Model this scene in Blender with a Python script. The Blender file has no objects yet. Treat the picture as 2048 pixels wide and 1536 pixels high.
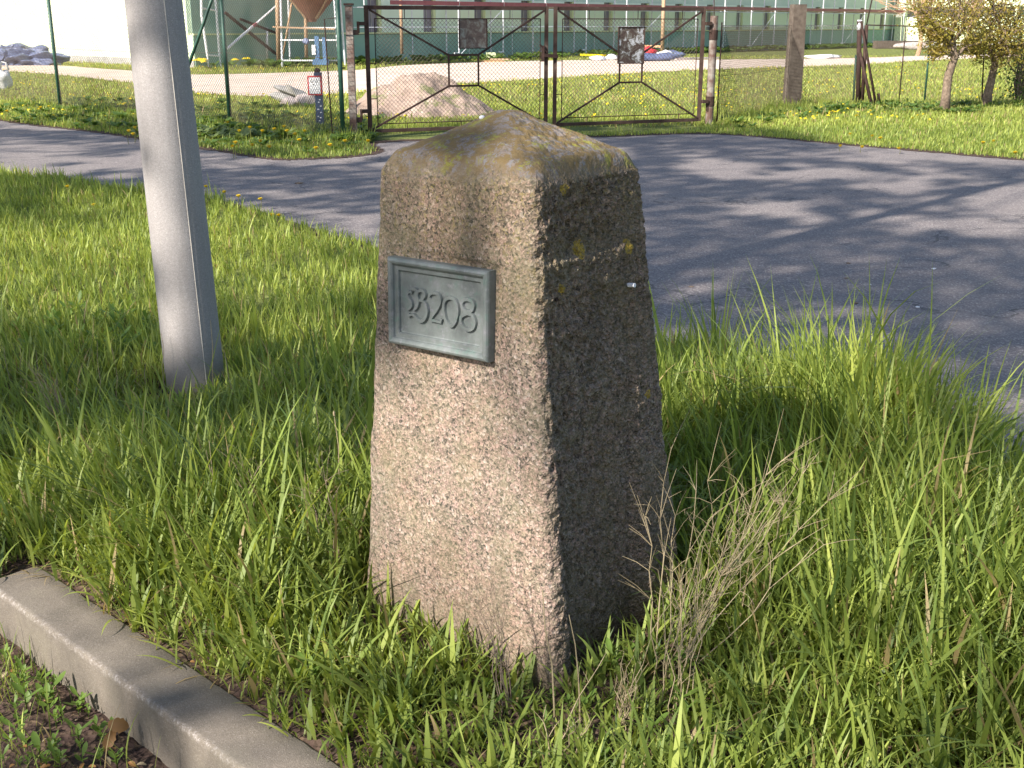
import bpy, math, random
import numpy as np
from mathutils import Vector, noise as mnoise
R = math.radians
random.seed(7); rng = np.random.default_rng(7)
S = bpy.context.scene
COL = S.collection

# ------------------------------------------------------------------ camera, light
CAMH = 1.6; PITCH = R(17.4); FPX = 2300.0
cd = bpy.data.cameras.new('camera'); cam = bpy.data.objects.new('camera', cd); COL.objects.link(cam)
cam.location = (0, 0, CAMH); cam.rotation_euler = (math.pi/2 - PITCH, 0, 0)
cd.sensor_width = 36; cd.lens = 36*FPX/2048; cd.clip_end = 600; cd.clip_start = .05
S.camera = cam
LH = np.array([.70, .714]); LH /= np.linalg.norm(LH)          # horizontal travel of sunlight
EL = R(38)
L3 = np.array([LH[0]*math.cos(EL), LH[1]*math.cos(EL), -math.sin(EL)])
sd = bpy.data.lights.new('sun', 'SUN'); sd.energy = 4.6; sd.angle = R(.53); sd.color = (1, .93, .84)
sun = bpy.data.objects.new('sun', sd); COL.objects.link(sun); sun.location = (-20, -18, 30)
sun.rotation_euler = Vector(L3).to_track_quat('-Z', 'Y').to_euler()
W = bpy.data.worlds.new('World'); S.world = W; W.use_nodes = True
wn = W.node_tree.nodes; wl = W.node_tree.links
sky = wn.new('ShaderNodeTexSky'); sky.sky_type = 'NISHITA'; sky.sun_disc = False
sky.sun_elevation = EL; sky.sun_rotation = math.atan2(-LH[0], -LH[1]) % (2*math.pi)
wl.new(sky.outputs[0], wn['Background'].inputs[0]); wn['Background'].inputs[1].default_value = .095
S.view_settings.view_transform = 'Standard'; S.view_settings.look = 'None'
S.view_settings.exposure = 1.2; S.view_settings.gamma = 1; S.view_settings.use_curve_mapping = False
try:
    S.cycles.max_bounces = 6; S.cycles.transparent_max_bounces = 8
except Exception: pass

# ------------------------------------------------------------------ measuring helpers
_c, _s = math.cos(PITCH), math.sin(PITCH)
CAMP = np.array([0, 0, CAMH])
def ray(u, v):
    X = (u-1024)/FPX; Y = -(v-768)/FPX
    return np.array([X, _c+Y*_s, -_s+Y*_c])
def gp(u, v, z=0.):                     # point of the ground at a height
    d = ray(u, v); return CAMP + d*((z-CAMH)/d[2])
def dp(u, v, y):                        # point at a distance
    d = ray(u, v); return CAMP + d*(y/d[1])
def pl(u, v, P, n):                     # point on a plane
    d = ray(u, v); return CAMP + d*(((np.array(P)-CAMP) @ n)/(d @ n))

# ------------------------------------------------------------------ milestone numbers
bN, bL, bR = np.array([.1142, 2.5221, 0.]), np.array([-.4139, 2.9522, 0.]), np.array([.4921, 2.986, 0.])
tN, tL, tR = np.array([.0458, 2.6514, 1.282]), np.array([-.3271, 2.9551, 1.282]), np.array([.3156, 2.9826, 1.282])
_cb, _ct = (bL+bR)/2, (tL+tR)/2
nR = np.cross(bR-bN, tN-bN); nR /= np.linalg.norm(nR)
bN, bL, bR = [_cb+(p-_cb)*1.04 for p in (bN, bL, bR)]; tN, tL, tR = [_ct+(p-_ct)*1.05 for p in (tN, tL, tR)]
bB = bL+bR-bN; tB = tL+tR-tN; APEX = np.array([-.006, 2.969, 1.418])
nR = np.cross(bR-bN, tN-bN); nR /= np.linalg.norm(nR); nL = np.cross(tN-bN, bL-bN); nL /= np.linalg.norm(nL)
SPOTS = [(tuple(pl(u, v, bN, nR)), r*1.15) for u, v, r in ((1163, 497, .021), (1253, 492, .018), (1123, 578, .012), (1175, 792, .012), (1298, 788, .012), (1130, 378, .012), (1110, 625, .007), (1240, 640, .008))]

# ------------------------------------------------------------------ materials
def mat(name, col=(.5, .5, .5), rough=.8, metal=0., build=None, spec=.5):
    m = bpy.data.materials.new(name); m.use_nodes = True
    nt = m.node_tree; b = nt.nodes['Principled BSDF']
    b.inputs['Base Color'].default_value = (*col, 1); b.inputs['Roughness'].default_value = rough
    b.inputs['Metallic'].default_value = metal; b.inputs['Specular IOR Level'].default_value = spec
    if build: build(nt, b)
    return m
class N:
    def __init__(s, nt): s.nt = nt
    def n(s, t, **k):
        o = s.nt.nodes.new('ShaderNode'+t)
        for a, v in k.items(): setattr(o, a, v)
        return o
    def l(s, a, b): s.nt.links.new(a, b)
    def co(s, kind='Object'): return s.n('TexCoord').outputs[kind]
    def noise(s, scale, detail=4, rough=.6, co=None, dist=0):
        o = s.n('TexNoise'); o.inputs['Scale'].default_value = scale; o.inputs['Detail'].default_value = detail
        o.inputs['Roughness'].default_value = rough; o.inputs['Distortion'].default_value = dist
        s.l(co or s.co(), o.inputs['Vector']); return o.outputs['Fac']
    def vor(s, scale, co=None, feat='F1'):
        o = s.n('TexVoronoi', feature=feat); o.inputs['Scale'].default_value = scale
        s.l(co or s.co(), o.inputs['Vector']); return o
    def ramp(s, fac, stops, interp='LINEAR'):
        o = s.n('ValToRGB'); e = o.color_ramp; e.interpolation = interp
        while len(e.elements) < len(stops): e.elements.new(.5)
        for i, (p, c) in enumerate(stops):
            e.elements[i].position = p
            e.elements[i].color = (*c, 1) if not isinstance(c, (int, float)) else (c, c, c, 1)
        s.l(fac, o.inputs[0]); return o.outputs[0]
    def mix(s, fac, a, b, mode='MIX'):
        o = s.n('MixRGB', blend_type=mode)
        for k, x in ((0, fac), (1, a), (2, b)):
            if isinstance(x, (int, float)): o.inputs[k].default_value = x if k == 0 else (x, x, x, 1)
            elif isinstance(x, tuple): o.inputs[k].default_value = (*x, 1)
            else: s.l(x, o.inputs[k])
        return o.outputs[0]
    def math(s, op, a, b=0., c=None):
        o = s.n('Math', operation=op)
        for k, x in enumerate((a, b) if c is None else (a, b, c)):
            if isinstance(x, (int, float)): o.inputs[k].default_value = x
            else: s.l(x, o.inputs[k])
        return o.outputs[0]
    def bump(s, h, strength, dist, b):
        o = s.n('Bump'); o.inputs['Strength'].default_value = strength; o.inputs['Distance'].default_value = dist
        s.l(h, o.inputs['Height']); s.l(o.outputs[0], b.inputs['Normal'])
def simple(name, c1, c2, scale=8, rough=.8, metal=0., bs=.3, bd=.01, detail=6, stops=(.35, .65), spec=.5, c3=None):
    def f(nt, b):
        g = N(nt); k = g.noise(scale, detail)
        st = [(stops[0], c1), (stops[1], c2)] + ([(min(.99, stops[1]+.15), c3)] if c3 else [])
        g.l(g.ramp(k, st), b.inputs['Base Color'])
        g.bump(g.noise(scale*4, 4), bs, bd, b)
    return mat(name, c1, rough, metal, f, spec)

# ------------------------------------------------------------------ object helpers
def tag(o, label=None, cat=None, group=None, kind=None):
    if label: o['label'] = label
    if cat: o['category'] = cat
    if group: o['group'] = group
    if kind: o['kind'] = kind
    return o
def empty(name, loc, rz=0., **k):
    o = bpy.data.objects.new(name, None); COL.objects.link(o); o.location = loc; o.rotation_euler = (0, 0, rz)
    o.empty_display_size = .1
    return tag(o, **k)
def link(name, me, parent=None, **k):
    o = bpy.data.objects.new(name, me); COL.objects.link(o)
    if parent is not None: o.parent = parent
    return tag(o, **k)
class MB:
    def __init__(s): s.v = []; s.f = []; s.m = []
    def add(s, vs, fs, mi=0):
        n = len(s.v); s.v += [tuple(map(float, p)) for p in vs]; s.f += [tuple(i+n for i in q) for q in fs]; s.m += [mi]*len(fs)
        return s
    def box(s, c, size, rz=0., mi=0, taper=1.):
        cx, cy, cz = c; a, b, h = size[0]/2, size[1]/2, size[2]/2
        vs = []
        for z, t in ((-h, 1.), (h, taper)):
            for x, y in ((-a, -b), (a, -b), (a, b), (-a, b)):
                x, y = x*t, y*t
                vs.append((cx+x*math.cos(rz)-y*math.sin(rz), cy+x*math.sin(rz)+y*math.cos(rz), cz+z))
        return s.add(vs, [(3, 2, 1, 0), (4, 5, 6, 7), (0, 1, 5, 4), (1, 2, 6, 5), (2, 3, 7, 6), (3, 0, 4, 7)], mi)
    def bar(s, a, b, w, h=None, mi=0):   # rectangular bar between points
        a = Vector(a); b = Vector(b); d = (b-a).normalized(); h = h or w
        up = Vector((0, 0, 1)) if abs(d.z) < .95 else Vector((0, 1, 0))
        x = d.cross(up).normalized()*w/2; y = x.cross(d).normalized()*h/2
        vs = [a-x-y, a+x-y, a+x+y, a-x+y, b-x-y, b+x-y, b+x+y, b-x+y]
        return s.add(vs, [(3, 2, 1, 0), (4, 5, 6, 7), (0, 1, 5, 4), (1, 2, 6, 5), (2, 3, 7, 6), (3, 0, 4, 7)], mi)
    def tube(s, pts, r, n=8, mi=0, caps=True):
        pts = [Vector(p) for p in pts]; rr = r if isinstance(r, (list, tuple, np.ndarray)) else [r]*len(pts)
        vs = []; px = None
        for i, p in enumerate(pts):
            d = (pts[min(i+1, len(pts)-1)]-pts[max(i-1, 0)]).normalized()
            if px is None:
                up = Vector((0, 0, 1)) if abs(d.z) < .9 else Vector((1, 0, 0)); px = d.cross(up).normalized()
            px = (px - d*px.dot(d)).normalized(); py = d.cross(px)
            for k in range(n):
                a = 2*math.pi*k/n; vs.append(p+(px*math.cos(a)+py*math.sin(a))*rr[i])
        fs = []
        for i in range(len(pts)-1):
            for k in range(n):
                k2 = (k+1) % n; fs.append((i*n+k, i*n+k2, (i+1)*n+k2, (i+1)*n+k))
        if caps: fs += [tuple(range(n))[::-1], tuple((len(pts)-1)*n+k for k in range(n))]
        return s.add(vs, fs, mi)
    def lump(s, c, r, seed=0, sub=2, amp=.25, mi=0, flat=1., freq=1.5):
        import bmesh
        bm = bmesh.new(); bmesh.ops.create_icosphere(bm, subdivisions=sub, radius=1)
        vs = []
        for v in bm.verts:
            k = 1+amp*mnoise.noise(v.co*freq+Vector((seed*7.3, seed*1.7, 0)))*2
            vs.append((c[0]+v.co.x*k*r[0], c[1]+v.co.y*k*r[1], c[2]+v.co.z*k*r[2]))
        fs = [tuple(v.index for v in f.verts) for f in bm.faces]; bm.free()
        return s.add(vs, fs, mi)
    def build(s, name, mats, parent=None, smooth=False, **k):
        me = bpy.data.meshes.new(name); me.from_pydata(s.v, [], s.f)
        mats = mats if isinstance(mats, (list, tuple)) else [mats]
        for m in mats: me.materials.append(m)
        if len(mats) > 1: me.polygons.foreach_set('material_index', s.m)
        if smooth: me.polygons.foreach_set('use_smooth', [True]*len(me.polygons))
        me.update(); return link(name, me, parent, **k)
def npmesh(name, verts, faces4=None, faces3=None, m=None, cols=None, smooth=True, parent=None, **k):
    me = bpy.data.meshes.new(name); verts = np.asarray(verts, np.float32)
    f4 = np.zeros((0, 4), np.int32) if faces4 is None else np.asarray(faces4, np.int32)
    f3 = np.zeros((0, 3), np.int32) if faces3 is None else np.asarray(faces3, np.int32)
    me.vertices.add(len(verts)); me.vertices.foreach_set('co', verts.ravel())
    idx = np.concatenate([f4.ravel(), f3.ravel()]); me.loops.add(len(idx)); me.loops.foreach_set('vertex_index', idx)
    n = len(f4)+len(f3); me.polygons.add(n)
    st = np.concatenate([np.arange(len(f4))*4, len(f4)*4+np.arange(len(f3))*3]).astype(np.int32)
    me.polygons.foreach_set('loop_start', st)
    if smooth: me.polygons.foreach_set('use_smooth', np.ones(n, bool))
    if cols is not None:
        a = me.color_attributes.new('tint', 'FLOAT_COLOR', 'POINT')
        c4 = np.ones((len(verts), 4), np.float32); c4[:, :3] = cols; a.data.foreach_set('color', c4.ravel())
    if m: me.materials.append(m)
    me.update(); me.validate()
    return link(name, me, parent, **k)
def vnoise(x, y, seed=0):
    x = np.asarray(x, float); y = np.asarray(y, float)
    xi = np.floor(x).astype(np.int64); yi = np.floor(y).astype(np.int64); fx = x-xi; fy = y-yi
    fx = fx*fx*(3-2*fx); fy = fy*fy*(3-2*fy)
    def h(a, b):
        q = (a*374761393 + b*668265263 + seed*982451653) & 0xffffffff
        q = ((q ^ (q >> 13))*1274126177) & 0xffffffff
        return ((q ^ (q >> 16)) & 0xffff)/65535.
    return (h(xi, yi)*(1-fx)+h(xi+1, yi)*fx)*(1-fy)+(h(xi, yi+1)*(1-fx)+h(xi+1, yi+1)*fx)*fy
def fnoise(x, y, seed=0): return .6*vnoise(x, y, seed)+.28*vnoise(x*2.1, y*2.1, seed+1)+.12*vnoise(x*4.3, y*4.3, seed+2)
def inpoly(x, y, P):
    x = np.asarray(x); y = np.asarray(y); c = np.zeros(x.shape, bool); n = len(P)
    for i in range(n):
        x1, y1 = P[i][:2]; x2, y2 = P[(i+1) % n][:2]
        if y1 == y2: continue
        k = ((y1 > y) != (y2 > y)) & (x < (x2-x1)*(y-y1)/(y2-y1)+x1)
        c ^= k
    return c
def sheet(name, P, z, m, **k):
    return MB().add([(p[0], p[1], z) for p in P], [tuple(range(len(P)))]).build(name, m, **k)
def smoothpoly(P, n=6, jit=.0, seed=1):      # Catmull-Rom with a ragged edge
    out = []; r = random.Random(seed)
    for i in range(len(P)-1):
        p0 = P[max(i-1, 0)]; p1 = P[i]; p2 = P[i+1]; p3 = P[min(i+2, len(P)-1)]
        for k in range(n):
            t = k/n
            q = [.5*((2*p1[a])+(-p0[a]+p2[a])*t+(2*p0[a]-5*p1[a]+4*p2[a]-p3[a])*t*t+(-p0[a]+3*p1[a]-3*p2[a]+p3[a])*t**3) for a in (0, 1)]
            out.append((q[0]+r.uniform(-jit, jit), q[1]+r.uniform(-jit, jit)))
    out.append(tuple(P[-1][:2])); return out

# ------------------------------------------------------------------ materials list
def granite(nt, b):
    g = N(nt); co = g.co(); geo = g.n('NewGeometry')
    wc = g.n('VectorMath', operation='ADD'); nz = g.n('TexNoise'); nz.inputs['Scale'].default_value = 60
    g.l(co, nz.inputs['Vector']); sc = g.n('VectorMath', operation='SCALE'); sc.inputs['Scale'].default_value = .012
    g.l(nz.outputs['Color'], sc.inputs[0]); g.l(co, wc.inputs[0]); g.l(sc.outputs[0], wc.inputs[1])
    v = g.vor(135, wc.outputs[0]); v2 = g.vor(260, wc.outputs[0])
    sp = g.n('SeparateColor'); g.l(v.outputs['Color'], sp.inputs[0])
    sp2 = g.n('SeparateColor'); g.l(v2.outputs['Color'], sp2.inputs[0])
    c = g.ramp(sp.outputs[0], [(0, (.05, .045, .035)), (.2, (.16, .135, .105)), (.4, (.25, .20, .155)), (.6, (.33, .24, .205)), (.8, (.32, .285, .21)), (.93, (.46, .41, .36))], 'CONSTANT')
    c2 = g.ramp(sp2.outputs[1], [(0, (.035, .04, .035)), (.3, (.16, .14, .11)), (.6, (.28, .225, .185)), (.85, (.42, .33, .29))], 'CONSTANT')
    c = g.mix(.5, c, c2)
    c = g.mix(g.math('MULTIPLY', g.ramp(g.noise(7, 5), [(.42, 0.), (.66, 1.)]), .35), c, (.22, .22, .13))      # grime
    xyz = g.n('SeparateXYZ'); g.l(co, xyz.inputs[0])
    c = g.mix(g.ramp(g.noise(4.5, 6, .7), [(.45, 0.), (.65, .4)]), c, g.mix(1., c, (1.05, .86, .78), 'MULTIPLY'))
    up = g.n('MapRange'); g.l(g.math('ADD', xyz.outputs[2], g.math('MULTIPLY', g.noise(6, 6, .7), .5)), up.inputs[0]); up.inputs[1].default_value = 1.0; up.inputs[2].default_value = 1.5
    c = g.mix(g.math('MULTIPLY', up.outputs[0], .55), c, g.mix(1., c, (.78, .76, .58), 'MULTIPLY'))
    c = g.mix(g.math('MULTIPLY', up.outputs[0], g.ramp(g.noise(90, 4, .7), [(.56, 0.), (.62, .6)])), c, (.27, .23, .07))
    c = g.mix(1., c, (1.0, .94, .92), 'MULTIPLY')
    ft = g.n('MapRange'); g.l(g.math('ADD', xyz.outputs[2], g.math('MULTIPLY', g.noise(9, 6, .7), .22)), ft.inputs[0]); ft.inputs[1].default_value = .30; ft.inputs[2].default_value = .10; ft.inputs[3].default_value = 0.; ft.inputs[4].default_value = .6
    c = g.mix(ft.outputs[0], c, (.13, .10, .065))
    mp = g.n('Mapping'); mp.inputs['Scale'].default_value = (16, 16, 1.3); g.l(co, mp.inputs[0])
    c = g.mix(g.ramp(g.noise(1., 5, .7, co=mp.outputs[0]), [(.5, 0.), (.72, .4)]), c, (.09, .08, .055))
    # weathered crown with grey and ochre crust lichen
    top = g.math('MULTIPLY', g.ramp(g.math('ADD', xyz.outputs[2], g.math('MULTIPLY', g.noise(14, 3), .09)), [(0, 0.), (1, 1.)]), 1.)
    zt = g.n('MapRange'); g.l(g.math('ADD', xyz.outputs[2], g.math('MULTIPLY', g.noise(13, 4), .14)), zt.inputs[0])
    zt.inputs[1].default_value = 1.30; zt.inputs[2].default_value = 1.36
    m1 = g.math('MULTIPLY', zt.outputs[0], g.ramp(g.noise(34, 8, .75), [(.485, 0.), (.52, 1.)]))
    m2 = g.math('MULTIPLY', zt.outputs[0], g.ramp(g.noise(19, 9, .8, dist=.3), [(.47, 0.), (.50, 1.)]))
    m3 = g.math('MULTIPLY', zt.outputs[0], g.ramp(g.noise(15, 9, .82, dist=.3), [(.555, 0.), (.58, 1.)]))
    m4 = g.math('MULTIPLY', zt.outputs[0], g.ramp(g.noise(70, 6, .75), [(.53, 0.), (.555, 1.)]))
    c = g.mix(g.math('MULTIPLY', zt.outputs[0], .55), c, (.12, .10, .09)); c = g.mix(m1, c, (.20, .165, .14)); c = g.mix(m4, c, (.19, .18, .18)); c = g.mix(m2, c, g.mix(g.noise(70, 4), (.13, .085, .04), (.20, .145, .06))); c = g.mix(m3, c, (.22, .205, .045))
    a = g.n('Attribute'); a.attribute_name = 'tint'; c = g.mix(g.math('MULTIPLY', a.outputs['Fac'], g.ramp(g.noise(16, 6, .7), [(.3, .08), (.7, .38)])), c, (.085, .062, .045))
    # round lichens on the dark side
    for (px, py, pz), r in SPOTS:
        d = g.n('VectorMath', operation='DISTANCE'); g.l(co, d.inputs[0]); d.inputs[1].default_value = (px, py, pz)
        k = g.math('ADD', d.outputs['Value'], g.math('MULTIPLY', g.math('SUBTRACT', g.noise(60, 5), .5), .03))
        k = g.math('MULTIPLY', g.math('LESS_THAN', k, r), g.ramp(g.noise(140, 3), [(.4, .35), (.55, 1.)]))
        c = g.mix(k, c, (.36, .25, .04))
    g.l(c, b.inputs['Base Color'])
    h = g.math('ADD', g.math('MULTIPLY', v.outputs['Distance'], 1.), g.math('MULTIPLY', g.noise(120, 5), .8))
    g.bump(h, .8, .007, b); bn = [n_ for n_ in nt.nodes if n_.type == 'BUMP'][0]
    g.l(g.math('ADD', g.math('MULTIPLY', a.outputs['Fac'], .7), .28), bn.inputs['Strength'])
def leafmat(name, base=(.1, .2, .03), trans=(.2, .35, .03), rough=.5, tint=True, mixf=.42, spec=.35, alt=None, asc=2.):
    m = bpy.data.materials.new(name); m.use_nodes = True; nt = m.node_tree; g = N(nt); b = nt.nodes['Principled BSDF']
    b.inputs['Roughness'].default_value = rough; b.inputs['Specular IOR Level'].default_value = spec
    tr = g.n('BsdfTranslucent')
    if tint:
        a = g.n('Attribute'); a.attribute_name = 'tint'; c = a.outputs['Color']
        g.l(c, b.inputs['Base Color']); g.l(g.mix(1., c, trans, 'MULTIPLY'), tr.inputs['Color'])
    else:
        k = g.ramp(g.noise(9, 3), [(.35, tuple(x*.75 for x in base)), (.65, tuple(x*1.2 for x in base))])
        if alt: k = g.mix(g.ramp(g.noise(asc, 4, .8), [(.42, 0.), (.6, 1.)]), k, alt)
        g.l(k, b.inputs['Base Color']); tr.inputs['Color'].default_value = (*trans, 1)
    mx = g.n('MixShader'); mx.inputs[0].default_value = mixf
    g.l(b.outputs[0], mx.inputs[1]); g.l(tr.outputs[0], mx.inputs[2]); g.l(mx.outputs[0], nt.nodes['Material Output'].inputs[0])
    return m
def asphalt(nt, b):
    g = N(nt); co = g.co('Object')
    c = g.ramp(g.noise(2.2, 5), [(.3, (.18, .152, .146)), (.7, (.24, .204, .192))])
    v = g.vor(110, co); sp = g.n('SeparateColor'); g.l(v.outputs['Color'], sp.inputs[0])
    c = g.mix(.55, c, g.ramp(sp.outputs[0], [(0, (.06, .055, .058)), (.4, (.16, .14, .135)), (.78, (.285, .25, .235)), (.95, (.46, .43, .4))], 'CONSTANT'))
    c = g.mix(g.math('MULTIPLY', g.ramp(g.noise(.5, 6, .7), [(.5, 0.), (.62, 1.)]), .25), c, (.23, .20, .18))
    cr = g.n('TexVoronoi', feature='DISTANCE_TO_EDGE'); cr.inputs['Scale'].default_value = .55
    wv = g.n('VectorMath', operation='ADD'); nz = g.n('TexNoise'); nz.inputs['Scale'].default_value = 1.7; nz.inputs['Detail'].default_value = 6; g.l(co, nz.inputs['Vector']); g.l(co, wv.inputs[0]); g.l(nz.outputs['Color'], wv.inputs[1]); g.l(wv.outputs[0], cr.inputs['Vector'])
    crk = g.math('MULTIPLY', g.math('LESS_THAN', cr.outputs['Distance'], .006), g.ramp(g.noise(.8, 3), [(.5, 0.), (.56, .7)]))
    c = g.mix(crk, c, (.05, .045, .045))
    c = g.mix(g.ramp(g.noise(3.3, 8, .8), [(.60, 0.), (.68, .35)]), c, (.26, .20, .15))
    g.l(c, b.inputs['Base Color']); g.bump(v.outputs['Distance'], .6, .005, b)
def kerbm(nt, b):
    g = N(nt)
    c = g.ramp(g.noise(6, 6, .65), [(.3, (.11, .092, .072)), (.7, (.205, .17, .135))])
    v = g.vor(420); sp = g.n('SeparateColor'); g.l(v.outputs['Color'], sp.inputs[0])
    c = g.mix(.3, c, g.ramp(sp.outputs[0], [(0, (.08, .07, .058)), (.3, (.165, .143, .118)), (.75, (.24, .21, .175)), (.95, (.38, .34, .3))], 'CONSTANT'))
    a = g.n('Attribute'); a.attribute_name = 'tint'; sx = g.n('SeparateColor'); g.l(a.outputs['Color'], sx.inputs[0])
    k = g.math('MULTIPLY', sx.outputs[0], g.ramp(g.noise(75, 8, .85), [(.50, 0.), (.64, .6)]))
    c = g.mix(k, c, (.55, .51, .5))
    c = g.mix(g.math('MULTIPLY', g.ramp(g.noise(3, 5), [(.52, 0.), (.7, 1.)]), .4), c, (.16, .15, .10))
    g.l(c, b.inputs['Base Color']); g.bump(g.math('ADD', g.noise(160, 5), v.outputs['Distance']), .35, .003, b)
def soilm(nt, b):
    g = N(nt)
    c = g.ramp(g.noise(18, 8, .7), [(.3, (.025, .016, .014)), (.55, (.07, .045, .036)), (.75, (.13, .09, .07))])
    v = g.vor(60); sp = g.n('SeparateColor'); g.l(v.outputs['Color'], sp.inputs[0])
    c = g.mix(.35, c, g.ramp(sp.outputs[0], [(0, (.03, .02, .015)), (.4, (.08, .05, .04)), (.7, (.13, .09, .06)), (.93, (.24, .17, .10))], 'CONSTANT'))
    g.l(c, b.inputs['Base Color']); g.bump(g.math('ADD', g.noise(45, 6), v.outputs['Distance']), .8, .012, b)
def lawnm(nt, b):
    g = N(nt)
    c = g.ramp(g.noise(1.1, 7, .7), [(.3, (.09, .12, .03)), (.52, (.16, .19, .05)), (.7, (.25, .25, .09))])
    c = g.mix(.4, c, g.ramp(g.noise(28, 5, .7), [(.35, (.06, .085, .025)), (.6, (.24, .26, .09))]))
    g.l(c, b.inputs['Base Color']); g.bump(g.noise(30, 5), .7, .05, b)
def sandm(nt, b):
    g = N(nt)
    c = g.ramp(g.noise(.9, 7, .65), [(.3, (.50, .39, .32)), (.55, (.68, .55, .46)), (.75, (.78, .67, .58))])
    c = g.mix(.3, c, g.ramp(g.noise(22, 6, .7), [(.35, (.3, .22, .16)), (.65, (.7, .6, .5))]))
    g.l(c, b.inputs['Base Color']); g.bump(g.noise(14, 6), .5, .05, b)

M = dict(
    asphalt=mat('asphalt', rough=.85, build=asphalt), kerb=mat('kerb_concrete', rough=.9, build=kerbm),
    soil=mat('soil', rough=.95, build=soilm, spec=.2), lawn=mat('lawn_ground', rough=.95, build=lawnm, spec=.1),
    sand=mat('sand', rough=.95, build=sandm, spec=.15),
    grass=leafmat('grass_blades', trans=(1.5, 1.4, .8)), leaf=leafmat('tree_leaves', base=(.2, .2, .03), trans=(.35, .36, .05), tint=False),
    dleaf=leafmat('shade_tree_leaves', base=(.08, .14, .03), trans=(.12, .2, .03), tint=False, mixf=.3),
    straw=simple('dry_straw', (.20, .155, .09), (.34, .275, .17), 20, .8, c3=(.46, .39, .26)),
    stalk=simple('grey_brown_stalk', (.17, .12, .09), (.30, .22, .16), 25, .85),
    bark=simple('bark', (.12, .085, .06), (.27, .2, .145), 22, .9, bs=.8, bd=.02),
    rust=simple('rusty_paint', (.045, .025, .02), (.075, .05, .04), 9, .8, bs=.3, c3=(.14, .12, .10), spec=.2),
    rustdark=simple('dark_rusty_steel', (.03, .018, .016), (.06, .035, .028), 14, .8, spec=.2),
    palerust=simple('flaking_white_paint', (.11, .06, .045), (.27, .24, .21), 6, .7, stops=(.42, .62)),
    green=simple('dark_green_paint', (.012, .05, .035), (.025, .085, .055), 14, .5, bs=.1),
    wire=simple('weathered_wire', (.07, .05, .04), (.13, .10, .075), 30, .7),
    galv=simple('galvanised_steel', (.55, .56, .6), (.75, .76, .8), 12, .5, .0, bs=.05),
    red=simple('red_painted_board', (.24, .06, .07), (.30, .09, .10), 4, .6, bs=.1),
    wood=simple('raw_wood', (.30, .19, .11), (.45, .31, .2), 16, .8),
    _c0=simple('pole_concrete', (.225, .208, .20), (.275, .256, .245), 2.2, .85, bs=.4, bd=.003, detail=12, c3=(.30, .28, .265)), seam=simple('pale_seam', (.42, .38, .33), (.52, .48, .42), 9, .8),
    postbrown=simple('brown_concrete_post', (.08, .058, .045), (.14, .11, .088), 10, .95, bs=.5, bd=.01),
    wall_lit=simple('pale_lime_render', (.66, .74, .48), (.74, .8, .55), 1.2, .9, bs=.05),
    wall_green=simple('mid_green_render', (.46, .60, .50), (.54, .66, .56), .8, .9, bs=.05),
    wall_panel=simple('light_green_render', (.66, .78, .64), (.72, .82, .68), .8, .9, bs=.05),
    plinth=simple('dark_green_plinth', (.22, .36, .30), (.27, .42, .35), .7, .9, bs=.1),
    sill=simple('pale_yellow_sill', (.55, .6, .35), (.65, .7, .42), 3, .8, bs=.05),
    glass=simple('dark_window_glass', (.17, .16, .20), (.24, .21, .26), 1, .3, bs=0.0),
    greyconc=simple('rough_grey_concrete', (.28, .27, .25), (.42, .4, .38), 2.5, .95),
    bronze=None, hopper=simple('brown_hopper_steel', (.16, .07, .05), (.28, .13, .09), 1.5, .7),
    blue=simple('blue_sheet', (.06, .08, .15), (.15, .18, .30), 2, .5, bs=.4, bd=.05),
    bluepaint=simple('blue_paint', (.05, .11, .22), (.09, .19, .33), 3, .5),
    white=simple('white_plastic', (.65, .65, .66), (.8, .8, .8), 3, .6),
    ltgrey=simple('pale_stone', (.32, .27, .25), (.5, .43, .4), 4, .95, bs=.5, bd=.03),
    orange=simple('orange_brown_timber', (.5, .25, .12), (.6, .36, .2), 5, .8),
    yellow=leafmat('dandelion_yellow', base=(.8, .60, .02), trans=(.6, .42, .01), tint=False, mixf=.2),
    deadleaf=leafmat('dead_leaf', base=(.32, .17, .06), trans=(.3, .13, .03), tint=False, mixf=.25),
    navy=simple('navy_post_paint', (.035, .06, .12), (.06, .10, .18), 12, .6),
    redpaint=simple('red_sign_edge', (.45, .03, .04), (.55, .06, .06), 5, .5),
    signwhite=simple('white_sign_face', (.75, .75, .75), (.82, .8, .8), 6, .5),
    black=simple('black_print', (.03, .03, .03), (.05, .05, .05), 6, .6),
)
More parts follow.
